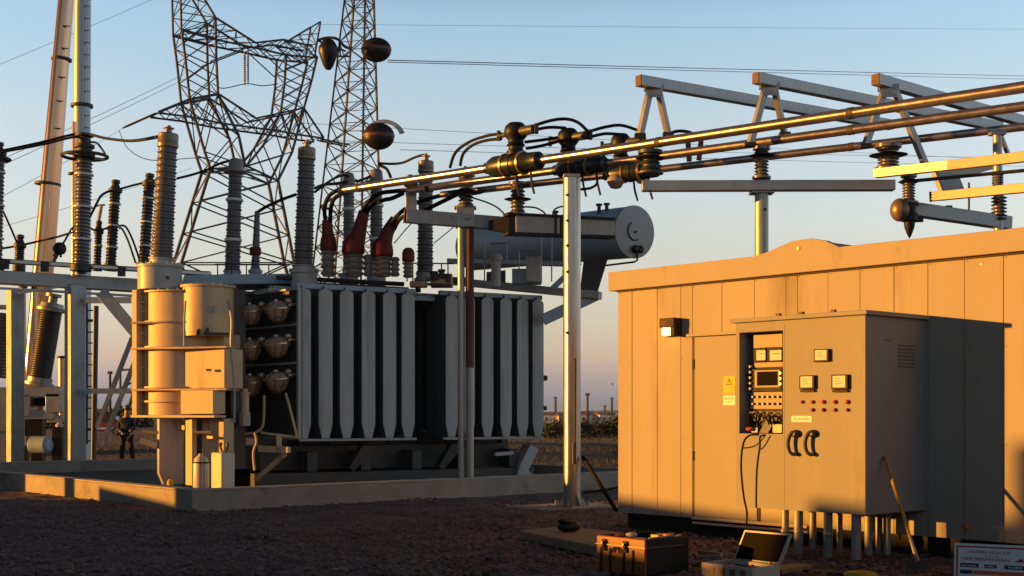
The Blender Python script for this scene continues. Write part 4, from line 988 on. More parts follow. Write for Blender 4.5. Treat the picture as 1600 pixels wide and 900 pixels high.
# ---------------------------------------------------------------- worker beyond the bund
def skin_body(name, verts, edges, radii, m, parent, lev=2):
    me = bpy.data.meshes.new(name); org = WLOC[parent.name]
    me.from_pydata([(v[0], v[1], v[2]) for v in verts], edges, []); o = bpy.data.objects.new(name, me); COL.objects.link(o); o.parent = parent
    md = o.modifiers.new('skin', 'SKIN'); md.use_smooth_shade = True
    for i, s in enumerate(me.skin_vertices[0].data): s.radius = (radii[i], radii[i]*.85); s.use_root = (i == 0)
    sd = o.modifiers.new('sub', 'SUBSURF'); sd.levels = lev; sd.render_levels = lev
    me.materials.append(MATS[m]); WLOC[o.name] = org; return o
pc = Gd(198, 37.2)
pe = thing('person', pc, 'person in dark navy jacket and black trousers standing behind the bund wall', 'person')
Bv = [(0, 0, .95), (0, 0, 1.15), (0, -.01, 1.38), (0, -.02, 1.50), (.03, -.03, 1.62), (.04, -.03, 1.74),
      (-.17, 0, 1.42), (-.23, -.04, 1.17), (-.10, -.20, 1.05), (.17, 0, 1.42), (.24, -.05, 1.17), (.14, -.24, 1.08),
      (-.10, 0, .90), (-.13, .0, .50), (-.15, .03, .09), (-.15, -.13, .05), (.10, 0, .90), (.16, -.02, .50), (.19, .03, .09), (.21, -.13, .05)]
Be = [(0, 1), (1, 2), (2, 3), (3, 4), (4, 5), (2, 6), (6, 7), (7, 8), (2, 9), (9, 10), (10, 11), (0, 12), (12, 13), (13, 14), (14, 15), (0, 16), (16, 17), (17, 18), (18, 19)]
Br = [.13, .13, .15, .055, .095, .085, .065, .045, .035, .065, .045, .035, .085, .06, .045, .04, .085, .06, .045, .04]
skin_body('body', Bv, Be, Br, 'skin', pe)
ji = [1, 2, 3, 6, 7, 8, 9, 10, 11]; 
skin_body('jacket', [(0, 0, .88), Bv[1], Bv[2], (0, -.015, 1.46), Bv[6], Bv[7], (-.12, -.17, 1.07), Bv[9], Bv[10], (.15, -.21, 1.09)], [(0, 1), (1, 2), (2, 3), (2, 4), (4, 5), (5, 6), (2, 7), (7, 8), (8, 9)], [.17, .165, .18, .08, .09, .07, .05, .09, .07, .05], 'navy_cloth', pe)
skin_body('trousers', [(0, 0, .98), Bv[12], Bv[13], Bv[14], Bv[16], Bv[17], Bv[18]], [(0, 1), (1, 2), (2, 3), (0, 4), (4, 5), (5, 6)], [.15, .105, .085, .075, .105, .085, .075], 'black_cloth', pe)
MB().ellip((pc.x+.04, pc.y-.02, 1.735), .115, .135, .085, 16, 10).build('helmet', 'helmet', pe)
for sx in (-.15, .20): MB().ellip((pc.x+sx, pc.y-.08, .055), .06, .15, .055, 12, 8).build('boot', 'black_rubber', pe)
# ---------------------------------------------------------------- tubular busbars and their switches
class Line:
    def __init__(s, a, b): s.a = V(a); s.b = V(b); s.d = (s.b-s.a).normalized()
    def px(s, px):
        t = (px-CX)/F; k = (t*s.a.y-s.a.x)/(s.d.x-t*s.d.y); return s.a+s.d*k
T1 = Line(P(530, 298, 25.6), P(1600, 136, 16.5)); T2 = Line(P(636, 298, 25.3), P(1600, 166, 18.2)); T3 = Line(P(690, 304, 26.0), P(1600, 198, 20.2))
def bus(ln, r, px0, px1, label, elbow=None):
    a, b = ln.px(px0), ln.b+ln.d*3.0
    t = thing('busbar_tube', a, label, 'busbar', 'three tubular busbars')
    pts = [a, b]
    if elbow: pts = smooth_path([P(*elbow[0], a.y+.02), P(*elbow[1], a.y), a+ln.d*.25], 6)+[b]
    MB().tube(pts, r, 24).build('tube', 'tube_alu', t)
    mb = MB()
    for px in (px0+30, 1030, 1330): c = ln.px(px); mb.lathe(c, [(r, -.05), (r*1.10, -.045), (r*1.10, .045), (r, .05)], ln.d, 20)
    mb.build('joint_sleeve', 'dark_steel', t); return t
bus(T1, .075, 532, 1600, 'nearest and highest tubular busbar with a golden sheen, ending above the red boots')
bus(T2, .070, 640, 1600, 'middle tubular busbar of the three above the cabin')
bus(T3, .065, 690, 1600, 'lowest and farthest tubular busbar of the three above the cabin')
# flexible cables from the boots up to the busbars
YB = 26.3
def bc(pts, label): 
    p = smooth_path([P(*x) for x in pts], 8); MB().tube(p, .042, 10).build('boot_cable', 'cable_black', at=p[0], props=(label, 'cable', 'black cables rising from the red boots'))
bc([(509, 348, YB), (507, 326, 26.1), (513, 308, 25.9), (524, 299, 25.8), (540, 293, 25.5)], 'outer cable curving from the first red boot to the nearest busbar')
bc([(516, 350, YB), (517, 326, 26.1), (522, 311, 25.9), (534, 303, 25.8), (548, 299, 25.5)], 'inner cable curving from the first red boot to the nearest busbar')
bc([(566, 340, YB), (574, 318, 26.1), (592, 303, 25.8), (615, 299, 25.6), (640, 297, 25.4)], 'upper cable curving from the second red boot to the middle busbar')
bc([(571, 338, YB), (580, 322, 26.1), (598, 313, 25.8), (612, 310, 25.6), (630, 302, 25.4)], 'lower cable curving from the second red boot to the middle busbar')
bc([(610, 358, YB), (615, 344, 26.1), (624, 334, 25.9), (634, 326, 25.7), (652, 316, 25.9), (694, 304, 26.0)], 'upper cable from the third red boot reaching the lowest busbar')
bc([(616, 358, YB), (622, 346, 26.1), (632, 338, 25.9), (660, 330, 25.7), (685, 318, 25.7), (716, 303, 25.6)], 'lower cable from the third red boot passing the beam end to the rusty column insulator')

def post_insulator(c, h, r, n, label, disc=None, m='porcelain'):
    o = thing('post_insulator', c, label, 'insulator', 'post insulators under the busbars')
    MB().lathe(c, [(r*1.3, 0), (r*1.3, .03), (r*.9, .035)]+[(a, b+.04) for a, b in sheds(h-.10, r*.74, r, n)]+[(r*.95, h-.055), (r*1.2, h-.05), (r*1.2, h)], UP, 20).build('porcelain', m, o, smooth=40)
    if disc: MB().lathe(c+UP*disc[0], [(r*.8, -.02), (disc[1]*.7, -.025), (disc[1], .0), (disc[1]*.7, .02), (r*.8, .03)], UP, 24).build('rain_disc', 'black_part', o, smooth=40)
    return o
def fuse(ln, px0, px1, r, label, dome_px, dome_top, dome_r, glass=()):
    a, b = ln.px(px0), ln.px(px1); d = ln.d; L = (b-a).length; c0 = ln.px(dome_px); q = c0.y/F
    t = thing('busbar_switch', c0, label, 'switch', 'black domed switches on the busbars')
    MB().lathe(a, [(r*.45, -.06), (r*.55, -.05), (r*.55, .02), (r*.8, .06), (r, .16), (r, L*.42), (r*1.06, L*.43), (r*1.06, L*.50), (r*.98, L*.51), (r*.98, L*.70), (r*.88, L*.72), (r*.82, L*.96), (r*.5, L), (r*.45, L+.05)], d, 28).build('barrel', 'breaker_blue', t, smooth=40)
    for f in (.34, .66): MB().lathe(a+d*L*f, [(r*.98, -.025), (r*1.10, -.02), (r*1.10, .02), (r*.98, .025)], d, 28).build('band', 'brass_band', t)
    ctop = ZP(dome_top, c0.y); z0 = c0.z+r*.8; dr = dome_r*q; hh = ctop-z0
    MB().lathe(V((c0.x, c0.y, z0)), [(dr*.8, 0), (dr*.8, hh*.12), (dr*.62, hh*.16), (dr*.62, hh*.26), (dr*.8, hh*.30), (dr*.66, hh*.36), (dr*.66, hh*.46), (dr*.95, hh*.58), (dr*1.0, hh*.72), (dr*.92, hh*.86), (dr*.6, hh*.97), (.001, hh)], UP, 26).build('dome', 'black_part', t, smooth=45)
    cs = V((c0.x, c0.y, z0+hh*.68))
    mb = MB().lathe(cs+d*dr*.55-UP*0+V((0, -.05, 0)), [(dr*.36, 0), (dr*.40, .02), (dr*.40, .30), (dr*.3, .32)], d, 16); mb.build('stub', 'grey_green', t)
    mb = MB(); mb.lathe(cs-d*(dr+.22), [(dr*.22, 0), (dr*.22, .26)], d, 12); mb.cbox(cs-d*(dr+.20), .06, .08, .17); mb.cbox(cs+d*(dr*.55+.36)+V((0, -.05, 0)), .07, .09, .17); mb.split('clamp', 'dark_steel', t, bev=.008)
    mb = MB()
    for f in (.52, .8): p = a+d*L*f; mb.tube(smooth_path([p-UP*r*.7, p-UP*(r+.15)+d*.02, p-UP*(r+.36)+d*.08], 4), .02, 8)
    mb.build('drain_hose', 'black_rubber', t)
    for (gx, gy, gr) in glass:
        p = P(gx, gy, c0.y-.05); MB().lathe(p, [(.001, -gr*q*.9), (gr*q*.6, -gr*q*.75), (gr*q*.95, -gr*q*.2), (gr*q, 0), (gr*q*.9, gr*q*.35), (gr*q*.3, gr*q*.8)], UP, 22).build('glass_cup', 'glass_pale', t, smooth=50)
    return t
fuse(T1, 764, 846, .185, 'front black domed switch with brass bands, leftmost of three on the busbars', 806, 191, 18.5)
fuse(T2, 870, 948, .165, 'middle black domed switch on the busbars above the bright steel column', 888, 200, 17)
fuse(T3, 948, 1030, .165, 'right black domed switch with pale glass cups underneath', 970, 208, 16, ((962, 283, 14), (1003, 277, 12)))
def jc(pts, label, r=.028):
    p = smooth_path([P(*x) for x in pts], 8); MB().tube(p, r, 8).build('loop_cable', 'cable_black', at=p[0], props=(label, 'cable', 'looping cables of the busbar switches'))
jc([(783, 209, 22.6), (762, 212, 23), (735, 221, 23.4), (712, 238, 23.7), (703, 262, 23.9)], 'outer looping cable left of the front domed switch')
jc([(783, 217, 22.6), (762, 219, 23), (740, 226, 23.4), (724, 240, 23.7), (719, 259, 23.7)], 'inner looping cable left of the front domed switch')
jc([(835, 196, 22.4), (862, 188, 22.4), (885, 186, 22.4), (904, 192, 22.4), (921, 208, 22.4)], 'upper looping cable from the front dome over the middle dome')
jc([(835, 203, 22.5), (858, 199, 22.6), (884, 200, 22.7)], 'short cable from the front dome to the top of the middle dome')
jc([(820, 222, 22.8), (845, 219, 22.9), (872, 215, 23)], 'upper of two short cables entering the middle dome from the left')
jc([(822, 232, 22.8), (845, 228, 22.9), (872, 221, 23)], 'lower of two short cables entering the middle dome from the left')
jc([(922, 205, 22.8), (948, 198, 23), (972, 196, 23.1), (1000, 205, 23.3)], 'upper looping cable from the middle dome over the right dome')
jc([(922, 214, 22.9), (945, 209, 23.1), (968, 210, 23.3)], 'short cable from the middle dome to the right dome')
jc([(1040, 212, 22), (1058, 205, 22), (1078, 207, 22), (1090, 216, 22)], 'small looping cable behind the first roof frame leg')
jc([(728, 306, 25), (760, 316, 25), (778, 325, 24.9), (790, 337, 24.8)], 'thin cable drooping from the rusty column insulator to the beam', .016)
jc([(820, 323, 24.7), (838, 325, 24.7), (850, 332, 24.6), (853, 338, 24.6)], 'thin cable looping right of the ribbed insulator to the beam', .016)
jc([(863, 338, 24.6), (866, 328, 24.5), (876, 323, 24.4), (886, 323, 24)], 'thin cable rising from the beam to the bright steel column', .016)
jc([(905, 296, 21.4), (922, 294, 21.5), (932, 288, 21.7), (933, 281, 22)], 'short hooked cable right of the bright steel column', .022)

# bright column
YA = 21.2; qa = YA/F
ca = thing('support_column', Gd(894, YA), 'bright round steel column with a sunlit stripe and flanged foot', 'column')
mb = MB().tube([Gd(894, YA, .05), P(893.5, 279, YA)], 13.6*qa, 40); mb.build('shaft', 'bright_steel', ca)
mb = MB(); mb.cbox(Gd(894, YA, .085), .62, .62, .05, W, U)
ca_c = Gd(894, YA, .11)
for k in range(4):
    a = math.pi/4*(2*k+1)-.3; dd = V((math.cos(a), math.sin(a), 0)); sdd = V((-dd.y, dd.x, 0))*.006
    mb.prism([ca_c+dd*.13-sdd, ca_c+dd*.25-sdd, ca_c+dd*.25+UP*.02-sdd, ca_c+dd*.13+UP*.20-sdd], sdd*2)
for k in range(4):
    a = math.pi/2*k-.3; dd = V((math.cos(a), math.sin(a), 0)); mb.lathe(ca_c+dd*.26, [(.028, 0), (.028, .07)], UP, 6)
mb.build('base_plate', 'galvanised', ca)
mb = MB()
for y in (305, 345, 384, 425, 520): mb.lathe(P(886, y, YA-.1), [(.02, 0), (.025, .03)], V((-.2, -1, 0)), 8)
mb.tube([P(899, 560, YA-.15), P(898, 690, YA-.15), P(898, 700, YA-.15)], .018, 8); mb.tube([P(897, 690, YA-.15), P(897, 725, YA-.15)], .035, 10); mb.build('fittings', 'dark_steel', ca)
MB().cbox(P(893, 276, YA), .27, .27, .06).build('cap_plate', 'galvanised', ca, bev=.01)
pad = MB(); pad.cbox(Gd(880, YA+.1, .05), 1.6, 1.0, .09, W, U); pad.build('footing', 'concrete', at=Gd(880, YA+.1), bev=.02, props=('flat concrete footing under the bright steel column', 'footing'))
st = MB().tube([P(911, 714, 21.1), P(962, 796, 20.5), P(978, 812, 20.2)], .035, 10); st.build('stay_cable', 'cable_black', at=P(911, 714, 21.1), props=('thick black cable slanting from the bright column to the cabin', 'cable'))
st = MB().tube(smooth_path([P(912, 770, 22.5), P(940, 766, 22.5), P(968, 761, 22.5)], 4), .022, 8); st.build('stay_cable', 'cable_black', at=P(912, 770, 22.5), props=('thin dark cable along the foot of the bund by the column', 'cable'))

# rusty double column with beams
YR = 25.35
fr = thing('busbar_support', Gd(728, YR, .1), 'rust striped double column with a grey crossbeam before the radiators', 'frame')
MB().tube([Gd(720.5, YR, .11), P(720.5, 345, YR)], .068, 18).build('column', 'galv_pale', fr)
MB().tube([Gd(734, YR, .11), P(734, 575, YR)], .078, 18).build('column', 'galvanised', fr)
MB().tube([P(734, 574.5, YR), P(734, 345, YR)], .082, 18).build('rusty_column', 'rust_red', fr)
mb = MB(); mb.beam(P(634, 337.5, 25.0), P(802, 351, 25.6), .16, .26); mb.build('beam', 'galvanised', fr, bev=.01)
mb = MB(); mb.beam(P(631.3, 337.3, 25.0), P(633.3, 337.5, 25.005), .15, .25); mb.build('beam_end', 'end_red', fr)
mb = MB(); mb.cbox(P(727, 337, YR-.13), .34, .05, .40); mb.lathe(P(730, 340, YR-.16), [(.045, 0), (.045, .05)], V((0, -1, 0)), 10); mb.cbox(P(727, 325, YR), .42, .30, .04); mb.cbox(P(727, 354, YR), .38, .3, .05); mb.build('clamp_plate', 'galv_pale', fr, bev=.008)
mb = MB(); mb.beam(P(803, 350, 24.8), P(957, 357, 25.6), .20, .34); mb.build('rear_beam', 'tfm_paint', fr, bev=.008)
mb = MB(); mb.beam(P(790, 335, 24.73), P(957, 343.5, 25.58), .26, .05); mb.beam(P(790, 365.5, 24.73), P(957, 371, 25.58), .26, .05)
mb.prism([P(763, 345, 25.05), P(803, 336, 24.9), P(803, 365, 24.9), P(763, 358, 25.05)], V((0, .14, 0))); mb.cbox(P(800, 350, 24.85), .12, .26, .42); mb.cbox(P(877, 353, 24.55), .06, .05, .40); mb.cbox(P(868, 353, 24.6), .05, .05, .38); mb.build('beam_flange', 'black_part', fr)
mb = MB(); mb.cbox(P(642.5, 310, 25.4), .20, .20, .52); mb.build('stub_post', 'galvanised', fr, bev=.01)
mb = MB(); mb.cbox(P(642, 288, 25.2), .26, .26, .06); mb.lathe(P(641, 283, 25.2), [(.05, 0), (.05, .12)], UP, 8); mb.build('tube_clamp', 'dark_steel', fr)
ins = post_insulator(P(728, 325, YR), .66, .15, 8, 'ribbed insulator with a broad dark disc on the rusty column', (.30, .34))
post_insulator(P(809, 336, 24.85), .62, .145, 7, 'ribbed insulator with a thin disc on the dark beam flange', (.30, .26))
mb = MB(); mb.tube([P(727, 283, 25.2), P(727, 262, 24.4)], .035, 8); mb.build('riser_rod', 'dark_steel', at=P(727, 283, 25.2), props=('short dark rod rising from the rusty column insulator', 'rod'))
mb = MB(); mb.tube([P(808, 286, 24.8), P(808, 262, 23.8)], .028, 8); mb.build('riser_rod', 'dark_steel', at=P(808, 286, 24.8), props=('short dark rod rising from the ribbed insulator under the front switch', 'rod'))

# ---------------------------------------------------------------- steel frames above the cabin
def roofbeam(px0, py0, px1, py1, Y0, label, legs):
    z = ZP(py0, Y0); a = P(px0, py0, Y0)
    t = (px1-CX)/F; Y1 = (z-H)*F/(HZ-py1); b = V((t*Y1, Y1, z)); d = (b-a).normalized(); b = b+d*.8
    o = thing('roof_frame', a, label, 'frame', 'three inclined looking frames above the cabin')
    MB().beam(a, b, .14, .17).build('beam', 'galv_pale', o, bev=.008)
    MB().beam(a-d*.012, a-d*.002, .135, .165).build('end_cap', 'end_red', o)
    for (x0, y0, x1, y1, dY, m) in legs: 
        MB().beam(P(x0, y0, Y0+.25), P(x1, y1, Y0+dY), .085, .10).build('leg', m, o, bev=.006)
        MB().cbox(P(x1, y1, Y0+dY)+UP*.0, .17, .14, .06).build('shoe', 'dark_steel', o)
    mb = MB().cbox(P(legs[0][0]+5, legs[0][1]-1, Y0+.25), .30, .12, .10)
    c = P(legs[0][0]+6, legs[0][1]+4, Y0+.18); mb.prism([c+V((-.16, 0, .10)), c+V((.16, 0, .10)), c+V((.12, 0, -.10)), c+V((-.12, 0, -.10))], V((0, -.012, 0)))
    for dx in (-.09, .09):
        for dz in (-.05, .05): mb.lathe(c+V((dx, -.012, dz)), [(.02, 0), (.02, .02)], V((0, -1, 0)), 6)
    mb.build('gusset', 'galvanised', o)
    return o
roofbeam(998, 126, 1345, 187, 20.5, 'leftmost steel roof frame with a reddish beam end, over the right domed switch', [(1016, 138, 1000, 212, .1, 'galvanised'), (1028, 138, 1044, 210, .5, 'galv_pale')])
roofbeam(1181, 122, 1520, 190, 20.3, 'middle steel roof frame with a reddish beam end, above the lone post', [(1197, 135, 1172, 226, .1, 'galvanised'), (1209, 135, 1226, 210, .6, 'galv_pale')])
roofbeam(1368, 124, 1600, 190, 20.1, 'rightmost steel roof frame with a reddish beam end', [(1383, 138, 1352, 228, .1, 'galvanised'), (1397, 138, 1446, 258, .6, 'galvanised')])
mb = MB(); mb.beam(P(1075, 222, 22.5), P(1077, 252, 22.5), .08, .08); mb.beam(P(1096, 215, 22.5), P(1092, 250, 22.5), .08, .08); mb.build('short_legs', 'rust_red', at=P(1075, 252, 22.5), props=('pair of short reddish legs seen between the busbars left of the lone post', 'legs'))
pf = thing('crossbeam_post', Gd(1190, 20.7), 'lone round post carrying a long flat steel crossbeam behind the cabin', 'frame')
MB().tube([Gd(1190, 20.7), P(1190, 300, 20.7)], .108, 24).build('post', 'galv_pale', pf)
mb = MB(); mb.beam(P(1003, 291, 20.6), P(1397, 290, 20.6), .18, .16); mb.build('crossbeam', 'galv_pale', pf, bev=.008)
mb = MB(); mb.cbox(P(1190, 301, 20.7), .36, .3, .04); mb.cbox(P(1190, 280.5, 20.7), .24, .2, .04); mb.build('flange', 'galvanised', pf)
mb = MB().lathe(P(1195, 327, 20.58), [(.025, 0), (.025, .02)], V((0, -1, 0)), 8); mb.build('bolt', 'dark_steel', pf)
post_insulator(P(1190, 279, 20.6), .50, .115, 8, 'ribbed insulator with a dark disc standing on the lone post crossbeam', (.36, .20))
post_insulator(P(1016, 272, 20.6), .37, .16, 3, 'plain grey insulator with a wide disc left end of the crossbeam', (.25, .23), 'grey_green')
post_insulator(P(1388, 265, 20.0), .38, .165, 6, 'squat dark insulator with a wide disc under the rightmost frame', (.22, .29))

# disconnector group above the right part of the cabin
YD = 18.6
dz = thing('flat_busbar', P(1372, 271, YD), 'upper flat copper toned bar at the right, end resting under the squat insulator', 'busbar', 'flat bars above the cabin')
MB().beam(P(1368, 271, YD), P(1484, 258.5, YD-1.0), .10, .13).build('bare_end', 'galvanised', dz, bev=.006)
MB().beam(P(1484, 258.5, YD-1.0), P(1700, 233.5, YD-2.9), .10, .13).build('bar', 'bar_paint', dz, bev=.006)
dz = thing('flat_busbar', P(1455, 308, YD), 'lower flat copper toned bar at the right with a reddish end', 'busbar', 'flat bars above the cabin')
MB().beam(P(1456, 307.5, YD), P(1700, 284, YD-2.1), .10, .125).build('bar', 'bar_paint', dz, bev=.006)
MB().beam(P(1452.5, 307.8, YD+.012), P(1455.5, 307.5, YD+.002), .11, .13).build('end_cap', 'end_red', dz)
o = MB().tube([P(1424, 283, YD), P(1700, 257, YD-.6)], .026, 10); o.build('thin_rod', 'dark_steel', at=P(1424, 283, YD), props=('thin dark rod between the two flat bars', 'rod'))
post_insulator(P(1420, 318, YD), .42, .095, 8, 'slender ribbed insulator with a thin disc on the grey arm', (.31, .15))
arm = thing('disconnector_arm', P(1410, 320, YD), 'grey swinging arm with a rounded metal head and dark downward spike', 'arm')
mb = MB(); mb.beam(P(1412, 325, YD), P(1576, 349, YD+.7), .16, .19); mb.build('arm', 'galvanised', arm, bev=.008)
MB().ellip(P(1406, 328, YD-.05), .135, .15, .165, 22, 14).build('head', 'bronze_cap', arm)
mb = MB().lathe(P(1421, 373, YD), [(.001, 0), (.03, .05), (.07, .16), (.08, .24), (.12, .25), (.12, .36), (.09, .37), (.09, .5)], UP, 16); mb.beam(P(1420, 345, YD), P(1442, 344, YD), .06, .05); mb.beam(P(1420, 340, YD), P(1438, 339, YD), .05, .04); mb.build('spike', 'black_part', arm)
mb = MB(); 
for px, y in ((1412, 317), (1431, 318)): mb.cbox(P(px, y, YD), .06, .06, .07)
mb.cbox(P(1482, 328, YD+.3), .09, .08, .12); mb.tube([P(1514, 332, YD+.45), P(1514, 285, YD+.45)], .015, 6); mb.split('lug', 'dark_steel', arm)
pp = thing('insulated_post', P(1558, 390, YD+.6), 'pale post with dark ribbed insulator sections at the right end of the grey arm', 'post')
Yq = YD+.6
MB().tube([P(1561, 392, Yq), P(1558, 205, Yq)], .066, 18).build('pipe', 'galv_pale', pp)
MB().lathe(P(1561, 345, Yq), sheds(.36, .075, .115, 7), UP, 18).build('sheds', 'porcelain', pp, smooth=40)
MB().lathe(P(1562, 388, Yq), sheds(.26, .10, .16, 4), UP, 18).build('sheds', 'porcelain', pp, smooth=40)
MB().lathe(P(1559, 300, Yq), sheds(.30, .072, .085, 8), UP, 18).build('sheds', 'porcelain', pp, smooth=40)
mb = MB(); mb.beam(P(1561, 205, Yq), P(1576, 243, Yq+.3), .05, .06); mb.cbox(P(1558, 208, Yq), .22, .16, .06); mb.build('stay', 'galvanised', pp)
pb = thing('plate_bracket', P(1475, 300, YD+.6), 'pale translucent looking plate on a slim leg between the flat bars', 'bracket')
mb = MB(); mb.prism([P(1458, 268, YD+.6), P(1560, 254, YD+.6), P(1560, 262, YD+.6), P(1500, 278, YD+.6), P(1508, 298, YD+.6), P(1475, 298, YD+.6)], V((0, .02, 0))); mb.build('plate', 'galv_pale', pb)
mb = MB(); mb.beam(P(1460, 270, YD+.6), P(1476, 312, YD+.5), .09, .06); mb.build('leg', 'galvanised', pb)
# ---------------------------------------------------------------- control cabin
W0 = V((1.417, 17.5, 0)); KX = -U
def WP(s, d, z): return W0+KX*s-W*d+UP*z          # d = distance out from the wall face
def ws(px): return plane_hit(W0, KX, px, 645)[0]
cab = thing('control_cabin', W0+KX*4+W*1.6, 'long panelled control cabin lit orange by the low sun', 'cabin')
ZS, ZW = .276, 3.26; SL = 9.0
mb = MB(); mb.obox(WP(.02, -.02, ZS+.01), KX*(SL-.04), W*3.2, UP*(ZW-ZS)); mb.build('core', 'dark_gap', cab)
js = [0.0]+[ws(p) for p in (988, 1027, 1064, 1082, 1128, 1179, 1228, 1246, 1294, 1344, 1397, 1450, 1507, 1568)]+[ws(1632), ws(1700), SL]
prs = random.Random(21); mb = MB()
for i in range(len(js)-1):
    g = .0035
    wd_ = js[i+1]-js[i]-2*g; t0, t1 = prs.uniform(0, .004), prs.uniform(0, .004); sa = js[i]+(g if i else 0)
    A = [WP(sa, t0, ZS), WP(sa+wd_, t1, ZS), WP(sa+wd_, -.016, ZS), WP(sa, -.016, ZS)]
    A += [q+UP*(ZW-ZS) for q in A]
    mb.add(A, [(0, 1, 5, 4), (1, 2, 6, 5), (2, 3, 7, 6), (3, 0, 4, 7), (4, 5, 6, 7), (3, 2, 1, 0)])
    for zz in (ZS+.06, ZS+1.0, ZS+2.0, ZW-.07):
        mb.lathe(WP(sa+.022, t0, zz), [(.009, 0), (.009, .004), (.004, .006)], -W, 8)
mb.obox(WP(0, -.018, ZS), W*3.2, KX*.018, UP*(ZW-ZS)); 
mb.build('wall', 'cabin_paint', cab, bev=.002)
mb = MB(); zt = lambda s: 3.44
hump = [(-.10, 3.475)]
s1, s2, s3, s4 = ws(1185), ws(1245), ws(1275), ws(1318)
for s, z in ((s1, 3.47), (s1*.6+s2*.4, 3.51), (s2, 3.60), (s3, 3.605), (s3*.5+s4*.5, 3.56), (s4, 3.47), (5.6, 3.46), (SL, 3.46)): hump.append((s, z))
poly = [WP(-.10, .09, 3.225)]+[WP(s, .09, z) for s, z in hump]+[WP(SL, .09, 3.225)]
mb.prism(poly, W*.10); mb.obox(WP(-.10, -.011, 3.225), W*3.4, KX*.10, UP*.245)
mb.build('fascia', 'cabin_trim', cab, bev=.006)
mb = MB(); mb.obox(WP(0.002, -.012, 3.27), KX*(SL), W*3.3, UP*.17); mb.prism([WP(s2-.1, -.2, 3.44), WP(s2, -.2, 3.585), WP(s3, -.2, 3.59), WP(s4-.1, -.2, 3.44)], W*2.2); mb.build('roof', 'kiosk_side_shade', cab)
mb = MB(); mb.obox(WP(.0, .030, 3.205), KX*SL, W*.028, UP*.018); mb.build('drip_edge', 'dark_gap', cab)
mb = MB(); mb.obox(WP(.06, -.12, 0), KX*(SL-.12), W*2.9, UP*(ZS)); mb.build('plinth', 'plinth_shade', cab)
mb = MB(); c = plane_hit(W0, KX, 1255, 389); mb.lathe(WP(c[0], .09, c[1]), [(.02, 0), (.02, .012)], -W, 10)
c = plane_hit(W0, KX, 1533, 414); mb.prism([WP(c[0]-.02, .002, c[1]), WP(c[0]+.02, .002, c[1]), WP(c[0], .002, c[1]+.03)], -W*.003); mb.build('fastener', 'face_cream', cab)
# gable plaque / narrow ledge above the kiosk
a0, z0 = plane_hit(W0, KX, 1155, 508); a1, z1 = plane_hit(W0, KX, 1450, 486)
mb = MB(); mb.obox(WP(a0, .0, 2.615), KX*(a1-a0), -W*.06, UP*.025); mb.build('ledge', 'cabin_trim', cab)
# door
d0, d1 = ws(1087), ws(1087)+.98
mb = MB(); mb.obox(WP(d0, .001, ZS+.03), KX*(d1-d0), -W*.022, UP*2.24); door = mb.build('door', 'door_paint', cab, bev=.004)
mb = MB(); mb.obox(WP(d0-.035, .0012, ZS), KX*.028, -W*.012, UP*2.27); mb.obox(WP(d1+.004, .0012, ZS), KX*.03, -W*.012, UP*2.27); mb.split('door_gap', 'dark_gap', cab)
mb = MB(); mb.obox(WP(d0-.10, .001, 2.556), KX*(d1-d0+.16), -W*.07, UP*.034); mb.build('door_hood', 'cabin_trim', cab, bev=.004)
mb = MB(); mb.obox(WP(d0-.03, .001, .262), KX*1.75, -W*.05, UP*.035); mb.obox(WP(d0-.03, .001, .205), KX*1.75, -W*.035, UP*.03); mb.split('sill', 'face_cream', cab, bev=.004)
mb = MB()
for z in (1.0, 2.15): mb.tube([WP(d0-.01, .028, z), WP(d0-.01, .028, z+.12)], .012, 8)
mb.split('hinge', 'dark_steel', door)
k0, z0 = plane_hit(W0-W*.024, KX, 1130, 588); k1, z1 = plane_hit(W0-W*.024, KX, 1149, 616)
mb = MB(); mb.obox(WP(k0, .0235, z1), KX*(k1-k0), -W*.003, UP*(z0-z1)); ys = mb.build('warning_sign', 'sign_yellow', door)
kc = (k0+k1)/2; zc = z0-.075
def tri(mb, r, d, m): return mb.prism([WP(kc-r, d, zc-r*.62), WP(kc+r, d, zc-r*.62), WP(kc, d, zc+r*1.05)], -W*.001)
mb = tri(MB(), .052, .0268, 0); mb.build('triangle', 'ink_dark', ys); mb = tri(MB(), .036, .0281, 0); mb.build('triangle_fill', 'sign_yellow', ys)
mb = MB(); bz = [(-.004, .030), (.010, .030), (.002, .008), (.012, .008), (-.006, -.024), (0, -.002), (-.010, -.002)]
mb.prism([WP(kc+x, .0294, zc+z) for x, z in bz], -W*.001); mb.build('bolt_mark', 'ink_dark', ys)
mb = MB(); mb.obox(WP(k0, .0268, z1+.012), KX*(k1-k0), -W*.001, UP*.012); mb.build('stripe', 'ink_orange', ys)
k0, z0 = plane_hit(W0-W*.024, KX, 1130, 618); k1, z1 = plane_hit(W0-W*.024, KX, 1149, 633)
mb = MB(); mb.obox(WP(k0, .0235, z1), KX*(k1-k0), -W*.003, UP*(z0-z1)); wl = mb.build('notice_label', 'sign_white', door)
text_part('lettering', 'ACHTUNG', .030, WP((k0+k1)/2, .0268, z0-.05), KX, UP, 'ink_red', wl, .0008, 'CENTER')
text_part('lettering', 'Zutritt nur', .022, WP((k0+k1)/2, .0268, z0-.085), KX, UP, 'ink_grey', wl, .0008, 'CENTER')
